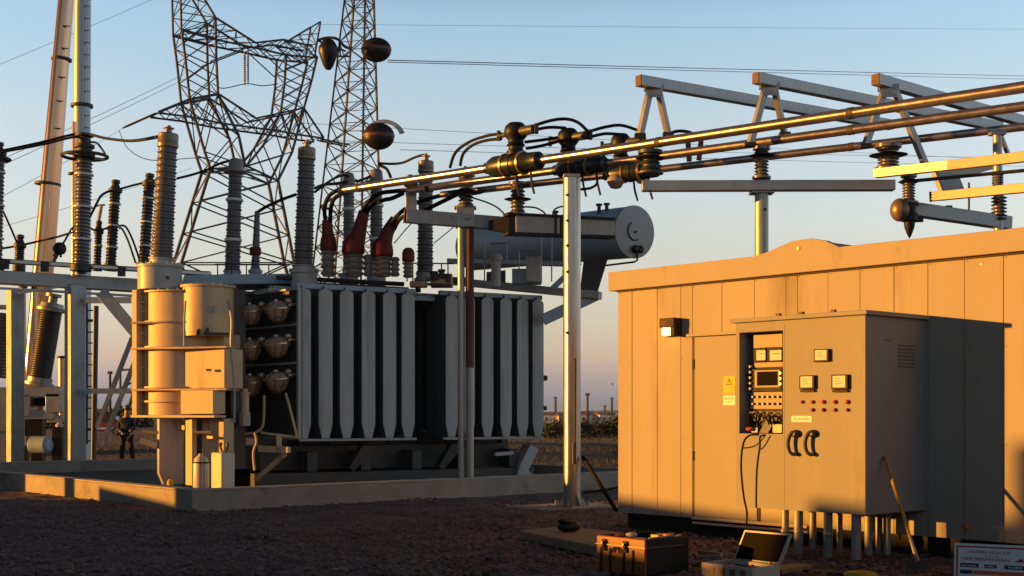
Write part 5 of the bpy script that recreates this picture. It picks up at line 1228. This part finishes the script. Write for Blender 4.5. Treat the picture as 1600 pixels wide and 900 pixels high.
# wall lamp
k0, z0 = plane_hit(W0-W*.10, KX, 1035, 498); k1, z1 = plane_hit(W0-W*.10, KX, 1058, 525); zt_ = z0; h = z0-z1; wd = k1-k0
lampt = thing('wall_lamp', WP((k0+k1)/2, .05, (z0+z1)/2), 'dark bulkhead wall lamp with a glowing lens on the orange cabin wall', 'lamp')
mb = MB(); mb.obox(WP(k0, .002, z0-h*.5), KX*wd, -W*.16, UP*h*.5); mb.obox(WP(k0+wd*.72, .002, z1), KX*wd*.28, -W*.15, UP*(h*.498)); mb.obox(WP(k0, .002, z1), KX*wd*.7, -W*.04, UP*(h*.498)); mb.build('housing', 'bezel', lampt, bev=.006)
mb = MB(); mb.obox(WP(k0+.008, .043, z1+.012), KX*wd*.68, -W*.085, UP*h*.44); mb.build('lens', 'lens_lit', lampt, bev=.015)
mb = MB(); mb.obox(WP(k0+.02, .1635, z0-h*.42), KX*wd*.45, -W*.002, UP*h*.28); mb.build('badge', 'rust_red', lampt)

# ---------------------------------------------------------------- control kiosk
K0 = V((2.485, 14.56, 0)); KW, KD, KZ0, KZ1 = 1.663, 1.135, .561, 2.593
def K(k, d, z): return K0+KX*k+W*d+UP*z
kio = thing('control_kiosk', K(KW/2, .55, 0), 'grey control kiosk on pipe legs with an open instrument bay, lit orange in front', 'kiosk')
rk0, rk1, rz0, rz1, rd = .048, .640, 1.372, 2.487, .25
mb = MB()
ks = [0, rk0, rk1, KW]; zs = [KZ0, rz0, rz1, KZ1]
for i in range(3):
    for j in range(3):
        if i == 1 and j == 1: continue
        mb.add([K(ks[i], 0, zs[j]), K(ks[i+1], 0, zs[j]), K(ks[i+1], 0, zs[j+1]), K(ks[i], 0, zs[j+1])], [(0, 1, 2, 3)])
mb.add([K(rk0, 0, rz0), K(rk1, 0, rz0), K(rk1, 0, rz1), K(rk0, 0, rz1), K(rk0, rd, rz0), K(rk1, rd, rz0), K(rk1, rd, rz1), K(rk0, rd, rz1)], [(0, 4, 5, 1), (1, 5, 6, 2), (2, 6, 7, 3), (3, 7, 4, 0), (4, 7, 6, 5)])
mb.build('front_plate', 'kiosk_paint', kio, smooth=0)
mb = MB(); E = [K(0, 0, KZ0), K(KW, 0, KZ0), K(KW, KD, KZ0), K(0, KD, KZ0), K(0, 0, KZ1), K(KW, 0, KZ1), K(KW, KD, KZ1), K(0, KD, KZ1)]
mb.add(E, [(1, 2, 6, 5), (0, 4, 7, 3), (0, 3, 2, 1), (4, 5, 6, 7)]); mb.build('body', 'kiosk_side_shade', kio, smooth=0)
mb = MB(); mb.obox(K(-.05, -.05, KZ1+.002), KX*(KW+.10), W*(KD+.04), UP*.045); mb.build('roof', 'kiosk_paint', kio, bev=.006)
mb = MB(); mb.obox(K(rk1+.012, -.0015, KZ0+.03), KX*.006, -W*.001, UP*(KZ1-KZ0-.06)); mb.obox(K(KW-.004, -.004, KZ0), KX*.008, W*.05, UP*(KZ1-KZ0)); mb.build('door_seam', 'kiosk_side_shade', kio)
mb = MB()
for k in (.55, .85, 1.25): mb.obox(K(k, -.01, KZ1+.048), KX*.05, W*.04, UP*.03)
mb.split('lifting_lug', 'dark_steel', kio)
# side louvres
def side_hit(px, py): return plane_hit(K(KW, 0, 0), W, px, py)
mb = MB()
for i in range(7):
    y = 537+5.6*i; a, z = side_hit(1403, y); b, _ = side_hit(1429, y)
    mb.prism([K(KW+.001, a, z), K(KW+.018, a, z-.012), K(KW+.001, a, z-.022)], W*(b-a))
mb.build('louvre', 'kiosk_side_shade', kio)
mb = MB(); a, z = side_hit(1383, 532); mb.obox(K(KW+.001, a, z), W*.10, KX*.004, UP*.008); mb.build('side_mark', 'dark_steel', kio)
# face instruments
def kf(px, py, d=0.0): return plane_hit(K(0, d, 0), KX, px, py)
for cx, cy, w, h in ((1286, 555.5, 24, 20), (1263.5, 597.5, 24.5, 22), (1314.5, 597, 25.5, 23)):
    k, z = kf(cx, cy); q = .0067; ww = w*q*1.18; hh = h*q
    mb = MB(); mb.obox(K(k-ww/2, -.035, z-hh/2), KX*ww, W*.034, UP*hh); me_ = mb.build('meter', 'bezel', kio, bev=.006)
    mb = MB(); mb.obox(K(k-ww*.40, -.037, z-hh*.36), KX*ww*.76, W*.0015, UP*hh*.78); mb.build('dial', 'face_white', me_)
    mb = MB()
    for j in range(3): mb.obox(K(k-ww*.25, -.0378, z-hh*(.12-.17*j)), KX*ww*(.42-.08*j), W*.0005, UP*.006)
    mb.build('scale_marks', 'ink_grey', me_)
    if cy > 580: 
        mb = MB(); mb.obox(K(k-ww*.45, -.03, z-hh*.5-.028), KX*ww*.9, W*.029, UP*.024); mb.obox(K(k-ww*.2, -.033, z-hh*.5-.024), KX*ww*.4, W*.002, UP*.012); mb.build('trim', 'bezel', me_)
for cx, cy, r in ((1254, 628, 1.0), (1270.5, 628, 1.05), (1287.5, 628, 1.15), (1305.5, 628, 1.15), (1325, 628, 1.25), (1270.5, 640.5, 1), (1287.5, 640.5, 1.05), (1305.5, 640.5, 1), (1325, 640.5, .95)):
    k, z = kf(cx, cy); r *= .0175
    il = MB().lathe(K(k, -.0005, z), [(r*1.15, 0), (r*1.15, .006), (r, .008), (r, .018), (r*.75, .027), (.001, .030)], -W, 18).build('indicator_lamp', 'lamp_red' if cy < 635 else 'lamp_redder', kio, smooth=50)
k0, z0 = kf(1237, 650); k1, z1 = kf(1268.5, 659.5)
mb = MB(); mb.obox(K(k0, -.004, z1), KX*(k1-k0), W*.0035, UP*(z0-z1)); lp = mb.build('name_plate', 'sign_white', kio)
text_part('lettering', 'Kontrolle', .050, K((k0+k1)/2, -.0046, z1+.018), KX, UP, 'ink_grey', lp, .0006, 'CENTER')
for cx in (1243.5, 1270.5):
    k, z = kf(cx, 693); pts = []
    for i in range(13):
        a = rad(75+215*i/12); pts.append(K(k+.008+.062*math.cos(a), -.035-.03*math.sin(math.pi*i/12), z+.118*math.sin(a)))
    mb = MB(); mb.tube(pts, [.024-.0006*i for i in range(13)], 12); mb.lathe(K(k+.012, -.001, z+.105), [(.042, 0), (.042, .02), (.036, .05), (.02, .06)], -W, 16); mb.lathe(K(k+.01, -.001, z-.11), [(.022, 0), (.022, .035)], -W, 12)
    mb.build('handle', 'black_rubber', kio)
# instrument bay
mb = MB(); kA, _ = kf(1172, 600, .22)
mb.obox(K(rk0+.10, .15, rz0+.02), KX*(rk1-rk0-.105), W*.09, UP*(rz1-rz0-.10)); bay = mb.build('instrument_rack', 'case_black', kio)
D = .146
def prect(px0, py0, px1, py1, d, th, m, name, parent, bev=.002):
    a, za = kf(px0, py0, d); b, zb = kf(px1, py1, d); b = min(b, rk1-.006)
    return MB().obox(K(a, d-th, zb), KX*(b-a), W*th, UP*(za-zb)).build(name, m, parent, bev=bev)
prect(1179, 524, 1224, 542, D, .02, 'panel_cream', 'top_panel', bay)
for (a, b) in ((1180, 1198), (1201, 1223)):
    g_ = prect(a, 545, b, 565, D, .03, 'bezel', 'gauge', bay); prect(a+2, 547.5, b-2, 562.5, D-.031, .002, 'face_white', 'dial', g_, 0)
    prect(a+5, 552, b-5, 553, D-.034, .001, 'ink_grey', 'scale_marks', g_, 0)
prect(1179, 567, 1224, 573, D, .014, 'panel_cream', 'label_strip', bay)
scr = prect(1174, 577, 1224, 611, D, .03, 'case_black', 'display_unit', bay); prect(1180, 579, 1219, 605, D-.031, .010, 'panel_cream', 'display_frame', scr); prect(1183, 581, 1215, 602, D-.042, .003, 'screen_dark', 'screen', scr, 0)
for i in range(5):
    k, z = kf(1173.5, 573+8.6*i, D-.03); MB().lathe(K(k, D-.03, z), [(.018, 0), (.018, .02), (.012, .03)], -W, 12).build('side_button', 'face_cream', scr)
for i in range(3):
    k, z = kf(1220.5, 583+8.5*i, D-.03); MB().lathe(K(min(k, rk1-.02), D-.03, z), [(.016, 0), (.016, .02)], -W, 12).build('side_button', 'tool_grey', scr)
kp = prect(1174, 613, 1224, 639, D, .018, 'panel_cream', 'switch_panel', bay)
for r_ in range(2):
    for i in range(6):
        k, z = kf(1178+8.0*i, 620+11*r_, D-.018); 
        MB().lathe(K(min(k, rk1-.02), D-.018, z), [(.015, 0), (.015, .018), (.010, .03)], -W, 10).build('toggle', 'knob_black', kp)
bp_ = prect(1173, 642, 1224, 658, D, .02, 'dark_steel', 'terminal_panel', bay)
rs = random.Random(4)
mb = MB(); mb2 = MB()
for i in range(9):
    k, z = kf(1176+5.4*i, 646+rs.uniform(-2, 4), D-.02); k = min(k, rk1-.03)
    mb.lathe(K(k, D-.02, z), [(.018, 0), (.018, .03), (.01, .045)], -W, 8)
    p = K(k, D-.06, z); mb2.tube(smooth_path([p, p+V((rs.uniform(-.04, .04), -.06, -.05)), K(min(max(k+rs.uniform(-.1, .1), rk0+.06), rk1-.05), .12, rz0+rs.uniform(.02, .08))], 6), .009, 6)
mb.build('terminal', 'face_cream', bp_); mb2.build('wiring', 'cable_black', bay)
mb = MB()
mb.obox(K(rk0+.12, .05, rz0+.003), KX*.10, W*.12, UP*.07); mb.obox(K(rk0+.40, .06, rz0+.003), KX*.14, W*.10, UP*.11); mb.split('adapter_block', 'knob_black', bay, bev=.01)
mb = MB(); mb.prism([K(rk0+.24, .04, rz0+.006), K(rk0+.36, .04, rz0+.006), K(rk0+.40, .1, rz0+.14), K(rk0+.28, .1, rz0+.14)], W*.02); mb.build('tag_card', 'tool_grey', bay)
mb = MB().ellip(K(rk0+.14, .03, rz0+.05), .06, .03, .025, 12, 8); mb.build('probe', 'tool_orange', bay)
# hanging cable from the bay
pts = [P(1186, 679, 14.25), P(1170, 681, 14.3), P(1161, 695, 14.3), P(1158, 730, 14.33), P(1162, 775, 14.34), P(1167, 800, 14.34), P(1166, 822, 14.34)]
MB().tube(smooth_path(pts, 8), .011, 8).build('hanging_lead', 'cable_black', at=pts[0], props=('black lead hanging from the open instrument bay', 'cable'))
pts = [P(1196, 680, 14.2), P(1184, 694, 14.25), P(1172, 699, 14.28), P(1161, 700, 14.3)]
MB().tube(smooth_path(pts, 8), .007, 8).build('hanging_lead', 'cable_black', at=pts[0], props=('thin lead drooping beside the black one under the bay', 'cable'))
# conduit legs
def kleg(px, d, w, z0=0.09):
    k, _ = kf(px, 850, d); MB().tube([K(k, d, z0), K(k, d, KZ0-.002)], w/2*.0072, 18).build('conduit', 'conduit_grey', kio)
for px, d, w in ((1227, .10, 11), (1247.5, .10, 14), (1294, .10, 13), (1338, .10, 14), (1270, .6, 11), (1312, .62, 9), (1357, .6, 12), (1373, .75, 11), (1386, .75, 11)): kleg(px, d, w)
mb = MB()
for px, d in ((1227, .10), (1247.5, .10), (1294, .10)): 
    k, _ = kf(px, 850, d); mb.lathe(K(k, d, .30), [(.046, 0), (.052, .01), (.052, .04), (.046, .05)], UP, 16)
mb.split('coupling', 'galvanised', kio)
# pale tile leaning by the cabin
k0, z0 = plane_hit(W0-W*.03, KX, 1545, 826); k1, z1 = plane_hit(W0-W*.03, KX, 1571, 852)

k0, z0 = plane_hit(W0, KX, 1511, 823)
MB().lathe(WP(k0, .002, z0), [(.035, 0), (.035, .03), (.02, .05)], -W, 12).build('socket', 'tool_orange', at=WP(k0, 0, z0), props=('tiny rusty socket low on the shaded cabin wall', 'socket'))

# ---------------------------------------------------------------- foreground things
n0 = Gd(1008, 12.2, .075)
tb = thing('tool_case', n0+U*.32+W*.32, 'open orange brown tool case with black side and metal latches, full of tools', 'case')
LU_, LW_, TH = .64, .62, .345
def TBX(u, w, z): return n0+U*u+W*w+UP*z
mb = MB()
mb.obox(TBX(0, 0, 0), U*LU_, W*.03, UP*TH); mb.build('front_shell', 'case_orange', tb, bev=.012)
mb = MB(); mb.obox(TBX(0, .032, 0), U*.03, W*(LW_-.034), UP*TH); mb.obox(TBX(LU_-.03, .032, 0), U*.03, W*(LW_-.034), UP*TH); mb.obox(TBX(.032, LW_-.03, 0), U*(LU_-.064), W*.03, UP*TH); mb.obox(TBX(.032, .032, 0), U*(LU_-.064), W*(LW_-.064), UP*.22)
mb.build('shell', 'case_black', tb, bev=.012)
mb = MB(); mb.obox(TBX(-.006, -.008, TH-.085), U*(LU_+.012), W*.008, UP*.010); mb.obox(TBX(-.008, -.008, TH-.085), W*(LW_*.86), U*.008, UP*.010); mb.build('trim_strip', 'latch_metal', tb)
for u in (.22, .50):
    mb = MB(); mb.obox(TBX(u, -.022, TH-.14), U*.05, W*.022, UP*.11); mb.obox(TBX(u+.01, -.032, TH-.11), U*.03, W*.010, UP*.05); mb.build('latch', 'case_black', tb, bev=.004)
    mb = MB(); mb.lathe(TBX(u+.025, -.034, TH-.06), [(.012, 0), (.012, .012)], -W, 10); mb.build('latch_pin', 'latch_metal', tb)
mb = MB()
for u in (.14, .26, .44, .56): mb.obox(TBX(u, -.012, .01), U*.022, W*.012, UP*(TH-.12))
mb.split('rib', 'case_black', tb, bev=.004)
mb = MB(); mb.torus(TBX(.36, -.02, TH-.15), .05, .010, W, 12, 6, math.pi, 2*math.pi); mb.build('carry_handle', 'black_rubber', tb)
def tool(name, mb, m, label): 
    c = V(mb.v[0]); mb.build(name, m, at=c, bev=.004, props=(label, name.replace('_', ' ')))
zt = TH-.02
tool('tool_tray', MB().obox(TBX(.25, .12, zt-.04), U*.25, W*.20, UP*.035), 'tool_teal', 'teal plastic tray in the open tool case')
tool('spirit_level', MB().obox(TBX(.20, .40, zt-.02), -W*.0+U*.10+W*.0, W*.20, UP*.045), 'tool_yellow', 'yellow spirit level on top of the tool case')
tool('tape_roll', MB().lathe(TBX(.14, .48, zt-.01), [(.02, 0), (.055, 0), (.055, .045), (.02, .045)], UP, 18), 'tool_orange', 'orange tape roll on the tool case near the cabin')
tool('wrench', MB().beam(TBX(.12, .18, zt+.01), TBX(.02, .38, zt+.03), .035, .015), 'tool_grey', 'grey steel wrench lying over the tool case rim')
tool('glove', MB().ellip(TBX(.46, .30, zt+.015), .06, .035, .025, 12, 8), 'face_cream', 'pale work glove at the back of the tool case')
tool('rag', MB().ellip(TBX(.55, .22, zt+.005), .055, .04, .02, 12, 8), 'tool_red', 'pinkish rag on the left of the tool case')
tool('pliers', MB().beam(TBX(.05, .50, zt+.01), TBX(.10, .58, zt+.02), .03, .02).beam(TBX(.09, .48, zt+.01), TBX(.08, .6, zt+.02), .02, .015), 'tool_grey', 'small pale pliers at the right of the tool case')
# open instrument case
n1 = Gd(1176, 11.75, .075); 
oc = thing('instrument_case', n1+U*.28+W*.2, 'open pale instrument case with a dark lined lid standing up', 'case')
def OC(u, w, z): return n1+U*u+W*w+UP*z
cu_, cw_, ch = .60, .40, .135
mb = MB(); mb.obox(OC(0, 0, 0), U*cu_, W*.02, UP*ch); mb.obox(OC(0, .022, 0), U*.02, W*(cw_-.024), UP*ch); mb.obox(OC(cu_-.02, .022, 0), U*.02, W*(cw_-.024), UP*ch); mb.obox(OC(.022, cw_-.02, 0), U*(cu_-.044), W*.018, UP*ch); mb.build('shell', 'case_pale', oc, bev=.006)
mb = MB(); mb.obox(OC(.022, .024, 0), U*(cu_-.044), W*(cw_-.05), UP*(ch-.035)); mb.build('instrument_panel', 'case_black', oc)
mb = MB()
for u in (.08, .2, .32, .44): mb.obox(OC(u, -.004, .02), U*.06, W*.004, UP*(ch-.05))
mb.split('vent_rib', 'latch_metal', oc)
rs = random.Random(8)
for i in range(7): MB().lathe(OC(.08+.072*i, .10+.05*(i % 3), ch-.034), [(.016, 0), (.016, .022), (.01, .028)], UP, 10).build('knob', ['tool_grey', 'tool_red', 'ink_purple'][i % 3], oc)
lz = OC(.012, cw_+.004, ch); lu = U*(cu_-.06); lv = (UP*.285+KX*.085+W*.06)
ln_ = lu.cross(lv).normalized()
if ln_.y > 0: ln_ = -ln_
mb = MB(); mb.obox(lz, lu, lv, -ln_*.035); lid = mb.build('lid', 'case_pale', oc, bev=.008)
mb = MB(); mb.obox(lz+lu*.045+lv*.05+ln_*.001, lu*.91, lv*.88, ln_*.003); mb.build('lid_lining', 'screen_dark', lid)
mb = MB(); 
for f in (.2, .8): mb.lathe(lz+lu*f+lv*.02+ln_*.004, [(.008, 0), (.008, .008)], ln_, 8)
mb.split('hinge', 'latch_metal', lid)
# timber, bars between the cases
def loose(name, a, b, w, h, m, label, cat): MB().beam(a, b, w, h).build(name, m, at=a, bev=.004, props=(label, cat))
loose('timber', P(1092, 862, 12.9), P(1136, 868, 12.6), .05, .035, 'wood', 'reddish timber stick between the tool case and the pale case', 'stick')
loose('steel_bar', P(1086, 873, 12.7), P(1128, 868, 12.5), .05, .03, 'tool_grey', 'grey steel bar lying between the two cases', 'bar')
loose('steel_bar', P(1084, 884, 12.6), P(1130, 876, 12.4), .06, .03, 'dark_steel', 'darker steel bar lying nearest the tool case', 'bar')
loose('plank', P(1206, 893, 12.45), P(1252, 884, 12.9), .22, .04, 'wood', 'short ochre plank behind the lid of the pale case', 'plank')
loose('plank', P(1245, 893, 12.9), P(1345, 899, 12.3), .10, .04, 'dark_steel', 'dark plank under the kiosk legs', 'plank')
loose('marker_stick', P(1192, 893, 12.2), P(1216, 886, 12.3), .03, .03, 'tool_orange', 'orange stick beside the pale case', 'stick')
for i, (x, y) in enumerate(((1087, 849), (1087, 869))): MB().lathe(P(x, y, 12.55), [(.02, 0), (.024, .02), (.02, .05)], V((.3, -1, .1)), 12).build('bottle_cap', 'tool_red', at=P(x, y, 12.55), props=(['upper red cap at the right side of the tool case', 'lower red cap at the right side of the tool case'][i], 'cap'))
MB().lathe(P(1345, 906, 12.3), [(.16, 0), (.16, .05), (.13, .075), (.05, .085), (.001, .086)], UP, 24).build('yellow_lid', 'shovel_yellow', at=P(1345, 906, 12.3), props=('round yellow lid at the bottom edge under the kiosk', 'lid'))
# slab and bag
sc0 = V((XP(812, 16.1), 16.1, .07))
mb = MB(); mb.prism([Gd(812, 15.9, .06), Gd(880, 16.6, .06), Gd(985, 15.6, .06), Gd(985, 14.2, .06), Gd(930, 14.1, .06)], UP*.11); mb.build('stone_slab', 'slab_stone', at=Gd(880, 15.3, .06), bev=.015, props=('flat pale slab lying on the gravel left of the tool case', 'slab'))
mb = MB(); mb.beam(P(886, 850, 15.1), P(935, 846, 15.0), .16, .03); mb.build('board', 'slab_stone', at=P(886, 850, 15.1), props=('small flat board on the slab', 'board'))
bg = thing('black_bag', Gd(889, 15.8, .17), 'small black bag sitting on the pale slab', 'bag')
mb = MB().ellip(Gd(889, 15.8, .235), .145, .11, .075, 18, 10); mb.build('body', 'black_rubber', bg)
mb = MB().ellip(Gd(880, 15.75, .30), .07, .07, .03, 12, 8); mb.torus(Gd(893, 15.75, .30), .05, .010, V((.3, 1, 0)), 12, 6, 0, math.pi); mb.build('flap', 'case_black', bg)
# shovel leaning on the kiosk side
a, z = side_hit(1380, 713); top = K(KW+.02, a, z); bot = P(1434, 878, 12.75)
sh = thing('shovel', V((bot.x, bot.y, .08)), 'shovel with a worn yellow handle leaning against the shaded kiosk side', 'shovel')
mid = top.lerp(bot, .78)
MB().tube([top, top.lerp(mid, .5), mid], [.019, .018, .016], 12).build('handle', 'shovel_yellow', sh)
MB().tube([mid, bot], [.017, .024], 12).build('socket', 'tool_grey', sh)
dd = (bot-top).normalized(); sx = V((.92, -.4, 0)).normalized()
mb = MB(); o_ = [(-.115, -.01), (.115, -.01), (.125, .13), (.08, .24), (0, .29), (-.08, .24), (-.125, .13)]
mb.prism([bot+sx*x+V((.12, -.05, -.98)).normalized()*y for x, y in o_], sx.cross(dd).normalized()*.012); mb.build('blade', 'shovel_blade', sh, bev=.003)
# notice board on the ground
B0 = P(1491, 848, 12.0); bx = V((.88, -.475, 0)).normalized(); bz_ = V((.05, .10, 1)).normalized(); bn = bx.cross(bz_).normalized()
if bn.y > 0: bn = -bn
BW, BHt = .98, .36
nb = thing('notice_board', B0-bz_*BHt, 'white notice board with a red border leaning on the ground at the right corner', 'sign')
def BP(x, y, d=0): return B0+bx*x-bz_*y+bn*d
mb = MB(); mb.obox(BP(0, BHt), bx*BW, bz_*BHt, -bn*.02); mb.build('board', 'sign_white', nb, bev=.003)
mb = MB()
for (x0, y0, w, h) in ((.022, .022, BW-.044, .013), (.022, .037, .013, BHt-.05), (BW-.035, .037, .013, BHt-.05)): mb.obox(BP(x0, y0+h, .001), bx*w, bz_*h, bn*.0015)
mb.build('border', 'ink_red', nb)
text_part('title', 'UN-ABBEIL RECHL RW', .036, BP(.30, .085, .002), bx, bz_, 'ink_red', nb, .0008, 'CENTER')
text_part('subtitle', 'Teknische Anlage', .018, BP(.33, .112, .002), bx, bz_, 'ink_grey', nb, .0006, 'CENTER')
text_part('heading', 'VERBE BEKUNDUNGEN', .040, BP(.27, .150, .002), bx, bz_, 'ink_red', nb, .0008, 'CENTER')
mb = MB().prism([BP(.52, .148, .0012), BP(.60, .148, .0012), BP(.592, .125, .0012), BP(.572, .118, .0012), BP(.556, .132, .0012), BP(.54, .135, .0012)], bn*.0015); mb.build('emblem', 'ink_red', nb)
for (x0, x1, y0, y1, m) in ((.055, .215, .178, .215, 'ink_blue'), (.265, .37, .182, .215, 'ink_purple'), (.435, .61, .182, .217, 'ink_blue'), (.055, .16, .240, .275, 'ink_purple'), (.165, .62, .240, .275, 'ink_orange'), (.66, .9, .182, .217, 'ink_purple')):
    mb = MB(); mb.obox(BP(x0, y1, .001), bx*(x1-x0), bz_*(y1-y0), bn*.0015); mb.build('picture_block', m, nb)
mb = MB(); rs = random.Random(3)
for x0, x1 in ((.07, .20), (.28, .36), (.47, .59)):
    x = x0
    while x < x1: 
        w = rs.uniform(.006, .02); mb.obox(BP(x, .205, .0028), bx*w, bz_*rs.uniform(.006, .014), bn*.0006); x += w+.006
mb.build('caption', 'sign_white', nb)
RAMP = [(0.0, (0.218, 0.349, 1.759)), (0.0073, (0.218, 0.349, 1.759)), (0.0268, (0.397, 0.403, 1.181)), (0.0414, (0.583, 0.506, 0.958)), (0.0705, (0.76, 0.653, 0.898)), (0.11, (0.973, 0.813, 0.968)), (0.147, (1.14, 0.961, 1.089)), (0.213, (1.293, 1.142, 1.247)), (0.287, (1.203, 1.226, 1.384)), (0.325, (0.902, 0.919, 1.038)), (0.4, (0.481, 0.49, 0.554)), (0.6, (0.265, 0.27, 0.304)), (1.0, (0.192, 0.196, 0.221))]
EXPO = 1.0
HAZE = 8e-5
# ---------------------------------------------------------------- camera, sky, sun
cam_d = bpy.data.cameras.new('camera'); cam = bpy.data.objects.new('camera', cam_d); COL.objects.link(cam)
cam.location = (0, 0, H); cam.rotation_euler = (rad(90), 0, 0)
cam_d.sensor_width = 36; cam_d.lens = F/1600*36; cam_d.shift_y = (HZ-450)/1600; cam_d.clip_end = 20000; cam_d.clip_start = .1
SC.camera = cam
EL = 5.0
sd = V((-.998, -.057, 0)).normalized()*math.cos(rad(EL))+UP*math.sin(rad(EL))     # towards the sun
sl = bpy.data.lights.new('sun', 'SUN'); so = bpy.data.objects.new('sun', sl); COL.objects.link(so)
sl.energy = 5.0; sl.angle = rad(.6); sl.color = (1.0, .40, .05)
so.rotation_euler = sd.to_track_quat('Z', 'Y').to_euler()
w = bpy.data.worlds.new('World'); SC.world = w; w.use_nodes = True
nd, ln = w.node_tree.nodes, w.node_tree.links
bg = nd['Background']
sky = nd.new('ShaderNodeTexSky'); sky.sky_type = 'NISHITA'; sky.sun_disc = False
sky.sun_elevation = rad(EL); sky.sun_rotation = math.atan2(sd.x, sd.y)
sky.air_density = 1.0; sky.dust_density = 0.05; sky.ozone_density = 1.0
SKYS = .15
bg.inputs['Strength'].default_value = SKYS
tc = nd.new('ShaderNodeTexCoord'); sx_ = nd.new('ShaderNodeSeparateXYZ'); ln.new(tc.outputs['Generated'], sx_.inputs[0])
cr = nd.new('ShaderNodeValToRGB'); ln.new(sx_.outputs['Z'], cr.inputs['Fac'])
if RAMP:
    e = cr.color_ramp.elements
    while len(e) > 1: e.remove(e[-1])
    e[0].position = RAMP[0][0]; e[0].color = (*RAMP[0][1], 1)
    for p, c in RAMP[1:]:
        q = e.new(p); q.color = (*c, 1)
    mx = nd.new('ShaderNodeMix'); mx.data_type = 'RGBA'; mx.blend_type = 'MULTIPLY'; mx.inputs['Factor'].default_value = 1
    ln.new(sky.outputs['Color'], mx.inputs[6]); ln.new(cr.outputs['Color'], mx.inputs[7]); 
    dt = nd.new('ShaderNodeVectorMath'); dt.operation = 'DOT_PRODUCT'; ln.new(tc.outputs['Generated'], dt.inputs[0]); dt.inputs[1].default_value = sd
    mr = nd.new('ShaderNodeMapRange'); mr.interpolation_type = 'SMOOTHSTEP'; ln.new(dt.outputs['Value'], mr.inputs['Value'])
    mr.inputs['From Min'].default_value = .40; mr.inputs['From Max'].default_value = .80; mr.inputs['To Min'].default_value = 1; mr.inputs['To Max'].default_value = .14
    m2_ = nd.new('ShaderNodeVectorMath'); m2_.operation = 'SCALE'; ln.new(mx.outputs[2], m2_.inputs[0]); ln.new(mr.outputs['Result'], m2_.inputs['Scale'])
    ln.new(m2_.outputs['Vector'], bg.inputs['Color'])
else:
    ln.new(sky.outputs['Color'], bg.inputs['Color'])
vs_ = SC.view_settings; vs_.view_transform = 'Standard'; vs_.look = 'None'; vs_.exposure = EXPO; vs_.gamma = 1.0; vs_.use_curve_mapping = False
SC.cycles.max_bounces = 6; SC.cycles.use_denoising = True
for o in list(bpy.data.objects):
    for k in ('label', 'category', 'group', 'kind'):
        if k in o.keys() and o[k] == '': del o[k]

# ---------------------------------------------------------------- air
hm = bpy.data.materials.new('haze_air'); hm.use_nodes = True; hn = hm.node_tree.nodes; hn.remove(hn['Principled BSDF'])
pv = hn.new('ShaderNodeVolumePrincipled'); pv.inputs['Color'].default_value = (.34, .55, .95, 1); pv.inputs['Density'].default_value = HAZE; pv.inputs['Anisotropy'].default_value = 0
hm.node_tree.links.new(pv.outputs[0], hn['Material Output'].inputs['Volume']); MATS['haze_air'] = hm
hz = MB(); hz.obox((-7000, -500, -2), (14000, 0, 0), (0, 10000, 0), (0, 0, 62)); hz = hz.build('haze', 'haze_air', smooth=0, props=('', '', '', 'stuff'))
for k in ('label', 'category', 'group'):
    if k in hz.keys(): del hz[k]
